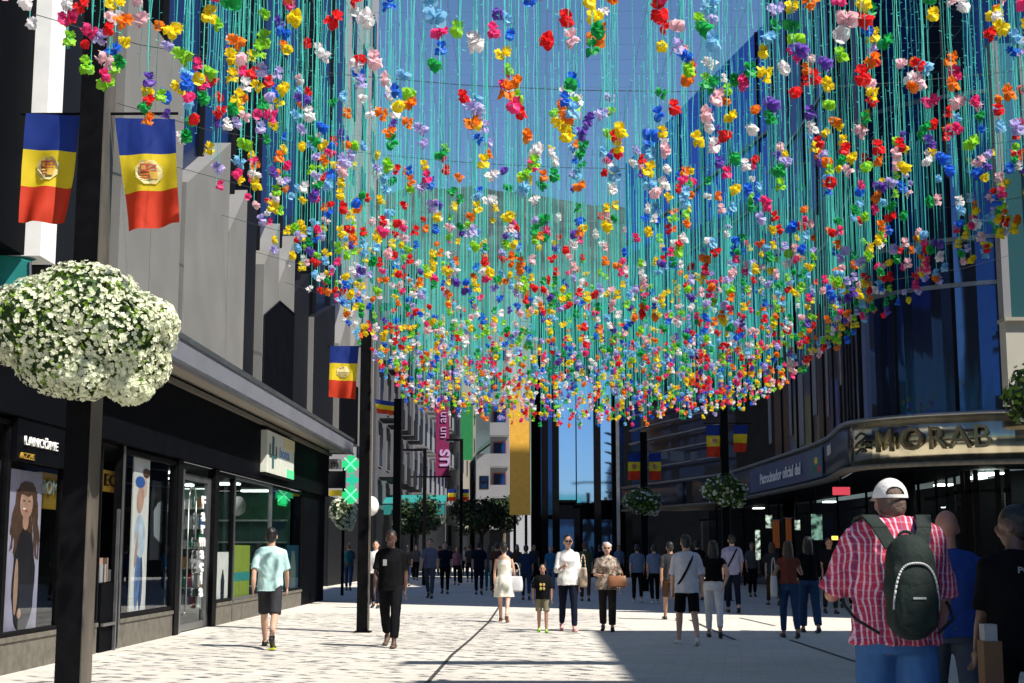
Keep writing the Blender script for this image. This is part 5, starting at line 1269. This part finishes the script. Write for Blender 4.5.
part('bag_top', MB().obox((c.x-.02, 8.01, c.z+.1), (.07, 0, 0), (0, .09, 0), (0, 0, .09)), mat('white paper', (.35, .35, .35), .8), t)

# --- left side
person('tall man in mint green shirt and dark shorts walking away along the shops', 271, 21.3, 1.84, 4, mint, dgrey, shoeb, 'light', 'black', 'short', stride=17, arms=((-22, 10, 12), (18, 10, 12)), sleeve=.85, hem=.86, leglen=.96, loose=.015, flare=.012, vox=.011, sneak=sole)
T, I = person('man all in black walking towards the camera beside the second post', 391, 21.5, 1.77, 178, blk, C_('black denim', (.007, .007, .009)), mat('dark brown sandals', (.10, .06, .045), .5), 'dark', 'black', 'short', stride=13, arms=((-8, 10, 14), (8, 10, 14)), sleeve=.8, hem=.86, leglen=1.85, loose=.02, flare=.014, vox=.011)
I['add']('pocket_patch', MB().box((.04, .142, 1.22+I['dz']), (.095, .152, 1.31+I['dz'])).mesh('pocket_patch', mat('grey print', (.3, .3, .3), .7)))
# --- the sunlit group in the middle
T, I = person('woman from behind in a pale sleeveless dress with her hair up', 504, 29, 1.62, -4, cream, None, leather, 'light', 'black', 'bun', stride=13, arms=((-8, 10, 8), (8, 14, 20)), female=True, toptype='dress', vox=.011)
bag('pale grey handbag on the arm of the woman in the dress', I, (.25, 0, .86+I['dz']), (.26, .13, .30), mat('pale grey leather', (.48, .48, .50), .5, var=.1), handle=.9)
T, I = person('small boy in black shirt with yellow print and lime shoes', 542.5, 25.3, 1.19, 180, blk, khaki, shoeg, 'tan', 'black', 'short', stride=6, arms=((4, 12, 12), (-6, 14, 12)), sleeve=.9, hem=.85, leglen=.9, loose=.02, flare=.02, vox=.012)
for k, (xx, zz) in enumerate(((-.03, 1.22), (.05, 1.22), (-.03, 1.12), (.05, 1.12))): I['add']('shirt_print', MB().ell((xx, .142, zz+I['dz']), (.034, .012, .042), 10, 6).mesh('shirt_print', mat('gold print', (.5, .38, .10), .6)))
T, I = person('dark haired woman in sunglasses and white blouse walking towards the camera', 568, 25.7, 1.72, 184, C_('bright white', (.80, .78, .76)), navy, shoep, 'light', 'black', 'bun', stride=9, arms=((2, 8, 10), (10, 12, 95, 20)), female=True, sleeve=1.5, hem=.84, leglen=1.95, loose=.028, vox=.011)
gm_ = mat('black lenses', (.01, .01, .012), .15); mb = MB()
for sd_ in (-1, 1): mb.ell(I['hp'](sd_*.033, .100, .008), (.028, .010, .02), 12, 8)
mb.tube(I['hp'](-.015, .105, .012), I['hp'](.015, .105, .012), .004); mb.tube(I['hp'](.06, .095, .012), I['hp'](.082, 0, .005), .004); mb.tube(I['hp'](-.06, .095, .012), I['hp'](-.082, 0, .005), .004)
I['add']('sunglasses', mb.mesh('sunglasses', gm_))
bag('tan shoulder bag hanging at the side of the woman in white blouse', I, (-.27, .03, .98+I['dz']), (.12, .28, .34), mat('tan canvas', (.50, .38, .27), .7, var=.1), handle=.7)
T, I = person('older grey haired woman in patterned blouse and dark trousers walking to the camera', 607, 25.7, 1.58, 176, patt, C_('dark brown trousers', (.025, .02, .02)), shoeb, 'light', 'grey', 'curly', stride=7, arms=((4, 14, 8), (6, 16, 80, 30)), female=True, heavy=1.22, sleeve=.95, hem=.82, leglen=1.9, loose=.024, flare=.02, vox=.011)
mb = MB()
for sd_ in (-1, 1): mb.ell(I['hp'](sd_*.033, .098, .008), (.026, .009, .018), 12, 8)
mb.tube(I['hp'](-.015, .103, .012), I['hp'](.015, .103, .012), .004)
I['add']('sunglasses', mb.mesh('sunglasses', gm_))
bag('brown leather handbag held in front of the older woman', I, (-.20, .20, .98+I['dz']), (.30, .13, .20), leather, handle=.8)
# --- shaded people on the right
T, I = person('man in white T-shirt and black shorts with a black cross body strap', 686, 22, 1.70, 4, C_('soft white', (.55, .54, .60)), blk, shoew, 'light', 'black', 'short', stride=12, arms=((6, 9, 12), (-4, 12, 10)), sleeve=.95, hem=.84, leglen=.92, loose=.026, flare=.025, vox=.011)
strap(T, I, 1)
person('woman in black top and white trousers with a hand behind her back', 713, 23.8, 1.62, -6, blk, whitec, shoeb, 'light', 'black', 'long', stride=11, arms=((4, 8, 10), (-38, 22, 30, 20)), female=True, sleeve=.4, hem=1.02, leglen=1.85, vox=.012)
T, I = person('man in lavender shirt and navy trousers with a dark diagonal strap', 732, 33.4, 1.82, -3, lav, navy, shoeb, 'light', 'black', 'short', stride=10, sleeve=.9, hem=.85, loose=.02, vox=.013)
strap(T, I, 1)
T, I = person('brown haired woman in rust top and blue jeans with one hand raised', 788, 23.8, 1.60, -2, rust, jeans2, shoeb, 'tan', 'brown', 'long', stride=9, arms=((-4, 24, 12), (30, 20, 100, 20)), female=True, sleeve=.3, hem=.98, leglen=1.9, vox=.012)
bag('white cloth bag hanging from the rust topped woman\'s shoulder', I, (-.27, -.02, .93+I['dz']), (.10, .26, .34), mat('white canvas', (.6, .58, .55), .8), handle=.9)
person('long haired woman in black top and pale blue jeans right of the rust top', 808, 25.3, 1.68, 2, blk, jeans2, shoeb, 'light', 'black', 'long', stride=8, female=True, sleeve=1.4, hem=.96, leglen=1.92, flare=.02, vox=.012, arms=((4, 8, 10), (6, 12, 30)))
person('person in dark top and brown shorts behind the white T-shirt man', 670, 30, 1.64, 3, dgrey, brownc, shoeb, 'tan', 'black', 'short', stride=12, leglen=.95, vox=.014)
person('left one of two people in light blue shirts and dark trousers', 637, 40, 1.62, 0, lblue, blk, shoew, 'light', 'black', 'short', stride=9, vox=.015)
person('right one of two people in light blue shirts, dark bag on the back', 654, 39, 1.60, 3, C_('pale blue', (.13, .18, .28)), blk, shoew, 'light', 'black', 'short', stride=-9, vox=.015)
person('person in olive green top behind the woman in white blouse', 585, 41, 1.68, 0, green, brownc, shoeb, 'light', 'brown', 'short', stride=8, vox=.015)
person('fair haired person in bright teal blue behind the boy', 551, 50, 1.60, 180, C_('bright teal blue', (.03, .17, .30)), lblue, shoew, 'light', 'blond', 'short', stride=8, vox=.016)
# --- farther walkers
T, I = person('man in grey blue shirt and jeans walking towards the camera behind the thin post', 430, 43.5, 1.82, 175, C_('dusty blue', (.13, .14, .22)), C_('washed grey jeans', (.07, .08, .10)), shoeb, 'light', 'brown', 'short', stride=11, vox=.015)
person('person in dark clothes right of the grey blue shirted man', 445, 48, 1.74, 182, navy, blk, shoeb, 'light', 'black', 'short', stride=9, vox=.016)
T, I = person('person with teal backpack and blue jeans past the pharmacy corner', 349, 52, 1.72, 0, grey, jeans2, shoeb, 'light', 'brown', 'short', stride=9, vox=.016)
c = toworld(I, (0, -.2, 1.2)); t = thing('backpack', 'teal backpack of the walker past the pharmacy corner', 'backpack', (c.x, c.y, c.z-.2)); part('pack_body', MB().ell(c, (.16, .12, .23), 14, 10), tealc, t, True); part('pocket', MB().ell(c+Vector((0, -.08, -.06)), (.11, .06, .1), 12, 8), tealc, t, True)
person('person in pale shirt half hidden behind the man in black', 377, 36, 1.70, 178, whitec, navy, shoeb, 'light', 'black', 'short', stride=9, vox=.016, x=gx(376, 36))
far = [(457, 60, 1.62, 180, pinkc, blk, 'brown', 'long', 'woman in a pinkish top in the distant crowd'), (470, 66, 1.72, 0, dgrey, navy, 'black', 'short', 'person in charcoal top in the distance left of the tall navy one'),
       (479, 47, 1.76, 0, navy, navy, 'black', 'short', 'tall person all in navy left of the woman in the dress'), (489, 52, 1.66, 0, grey, tealc, 'brown', 'long', 'woman in grey with teal skirt like trousers left of the dress'),
       (497, 45, 1.70, 4, brownc, blk, 'brown', 'short', 'person in brown partly hidden behind the woman in the dress'), (517, 56, 1.68, 180, brownc, blk, 'brown', 'long', 'long haired woman in brown beyond the grey handbag'),
       (526, 42, 1.62, 0, blue, jeans, 'black', 'short', 'person in deep blue between the dress and the boy'), (534, 62, 1.7, 180, dgrey, blk, 'black', 'short', 'person in charcoal in the distance above the boy'),
       (416, 70, 1.74, 180, grey, blk, 'brown', 'short', 'person in grey far away left of the thin lamp post'), (407, 58, 1.66, 0, blk, jeans, 'black', 'long', 'long haired person in black and denim behind the man in black'),
       (600, 58, 1.7, 0, navy, blk, 'black', 'short', 'person in navy in the shade behind the older woman'), (619, 63, 1.68, 180, lblue, navy, 'brown', 'short', 'distant person in light blue right of the grey haired woman'),
       (697, 42, 1.74, 0, blk, blk, 'black', 'short', 'person all in black beneath the right hand flags'), (752, 45, 1.7, 180, grey, blk, 'brown', 'short', 'person in grey under the blue sponsor band'),
       (772, 38, 1.68, 0, dgrey, brownc, 'brown', 'long', 'long haired person in charcoal left of the rust top'), (829, 33, 1.72, 180, blk, dgrey, 'black', 'short', 'person in black in the shade left of the plaid shirted man'),
       (845, 36, 1.66, 175, brownc, blk, 'brown', 'long', 'woman in brown deep under the metallic band'), (508, 80, 1.7, 0, lblue, navy, 'brown', 'short', 'tiny distant person in light blue right of the trees'),
       (465, 85, 1.7, 180, whitec, navy, 'black', 'short', 'tiny distant person in white shirt by the trees'), (440, 82, 1.7, 0, rust, blk, 'brown', 'short', 'tiny distant person in rust red under the banner'),
       (449, 75, 1.7, 0, blk, khaki, 'black', 'short', 'tiny distant person in black and khaki under the banner'), (399, 85, 1.7, 180, navy, khaki, 'brown', 'short', 'tiny distant person in navy and khaki near the teal awning'),
       (363, 63, 1.7, 180, rust, blk, 'brown', 'short', 'distant person in rust red behind the second post'), (339, 70, 1.7, 0, lav, navy, 'black', 'short', 'distant person in lavender at the end of the shop row')]
for i, (px, Y, H, hd, tp_, bt, hr, hs, lb) in enumerate(far):
    person(lb, px, Y, H, hd, tp_, bt, shoeb, ('light', 'tan')[i % 2], hr, hs, stride=(9, -9, 12, 6)[i % 4], female=hs == 'long', vox=.018 if Y < 60 else .024, loose=.02, group='walkers far down the street')

# shop stuff glimpsed under the right hand canopy
for px0, px1, y0, y1, Yv, m_, lb in ((773, 779, 520, 548, 40.6, 'ochre', 'orange curtain hanging in the shop left of the rust top'), (786, 791, 518, 546, 39.8, 'ochre', 'second orange curtain in the shop above the rust top')):
    mb = MB(); a = at(px0, y1, Yv); b = at(px1, y0, Yv); t = thing('curtain', lb, 'curtain', (a.x, Yv, a.z)); prev = None; n = 14
    for k in range(n):
        u0 = k/n; u1 = (k+1)/n; f = lambda u: (a.x + (b.x-a.x)*u, Yv + .04*math.sin(u*18))
        p, q = f(u0), f(u1); mb.quad((p[0], p[1], a.z), (q[0], q[1], a.z), (q[0], q[1], b.z), (p[0], p[1], b.z))
    part('cloth', mb, mat('orange curtain', (.25, .08, .02), .7, emit=(.6, .2, .05), estr=.04), t); part('rail', MB().tube((a.x-.05, Yv, b.z), (b.x+.05, Yv, b.z), .015), M['steel'], t)  # weak glow put into the cloth, which is no lamp
def dapple(m):          # noise put into the glow imitates irregular lights and reflections
    nt = m.node_tree; b = nt.nodes['Principled BSDF']; tc = nt.nodes.new('ShaderNodeTexCoord'); n = nt.nodes.new('ShaderNodeTexNoise'); n.inputs['Scale'].default_value = 7; r = nt.nodes.new('ShaderNodeMapRange')
    r.inputs[1].default_value = .42; r.inputs[2].default_value = .62; r.inputs[3].default_value = 0; r.inputs[4].default_value = b.inputs['Emission Strength'].default_value
    nt.links.new(tc.outputs['Object'], n.inputs[0]); nt.links.new(n.outputs[0], r.inputs[0]); nt.links.new(r.outputs[0], b.inputs['Emission Strength']); return m
for i, (px0, px1, y0, y1, Yv, m_, lb) in enumerate(((756, 760, 530, 560, 44, 'coollamp', 'narrow lit panel in the shade behind the lavender shirt'), (766, 772, 515, 528, 43, 'coollamp', 'small pale lit panel above the rust top'), (795, 800, 520, 530, 38, 'coollamp', 'tiny lit panel right of the orange curtains'), (812, 822, 514, 540, 36.5, 'greenwin', 'pale green lit window beside the long haired woman in black'), (832, 838, 536, 540, 35, 'lamp', 'yellow lit lamp in the shade left of the plaid shirt'), (833, 850, 487, 495, 34.6, 'redsign', 'red lit sign under the curved canopy'))):
    a = at(px0, y1, Yv); b = at(px1, y0, Yv); t = thing('lit_panel', lb, 'light', (a.x, Yv, a.z))
    mm = {'coollamp': mat('soft window light', (.08, .10, .09), .5, emit=(.7, .85, .7), estr=.55), 'greenwin': mat('green window light', (.03, .08, .06), .5, emit=(.3, .55, .42), estr=.35), 'lamp': mat('yellow lamp', (.8, .6, .1), .5, emit=(1, .7, .1), estr=.9), 'redsign': mat('red lit sign', (.6, .05, .08), .5, emit=(.9, .08, .12), estr=.35)}[m_]
    part('panel', MB().box((a.x, Yv, a.z), (b.x, Yv+.04, b.z)), mm, t); part('mount', MB().box(((a.x+b.x)/2-.02, Yv+.05, b.z), ((a.x+b.x)/2+.02, Yv+.08, min(3.2, b.z+.6))), M['blackmetal'], t)

bpy.data.scenes.remove(TMP)

for nm in ('soft window light', 'green window light'): dapple(MATS[nm])
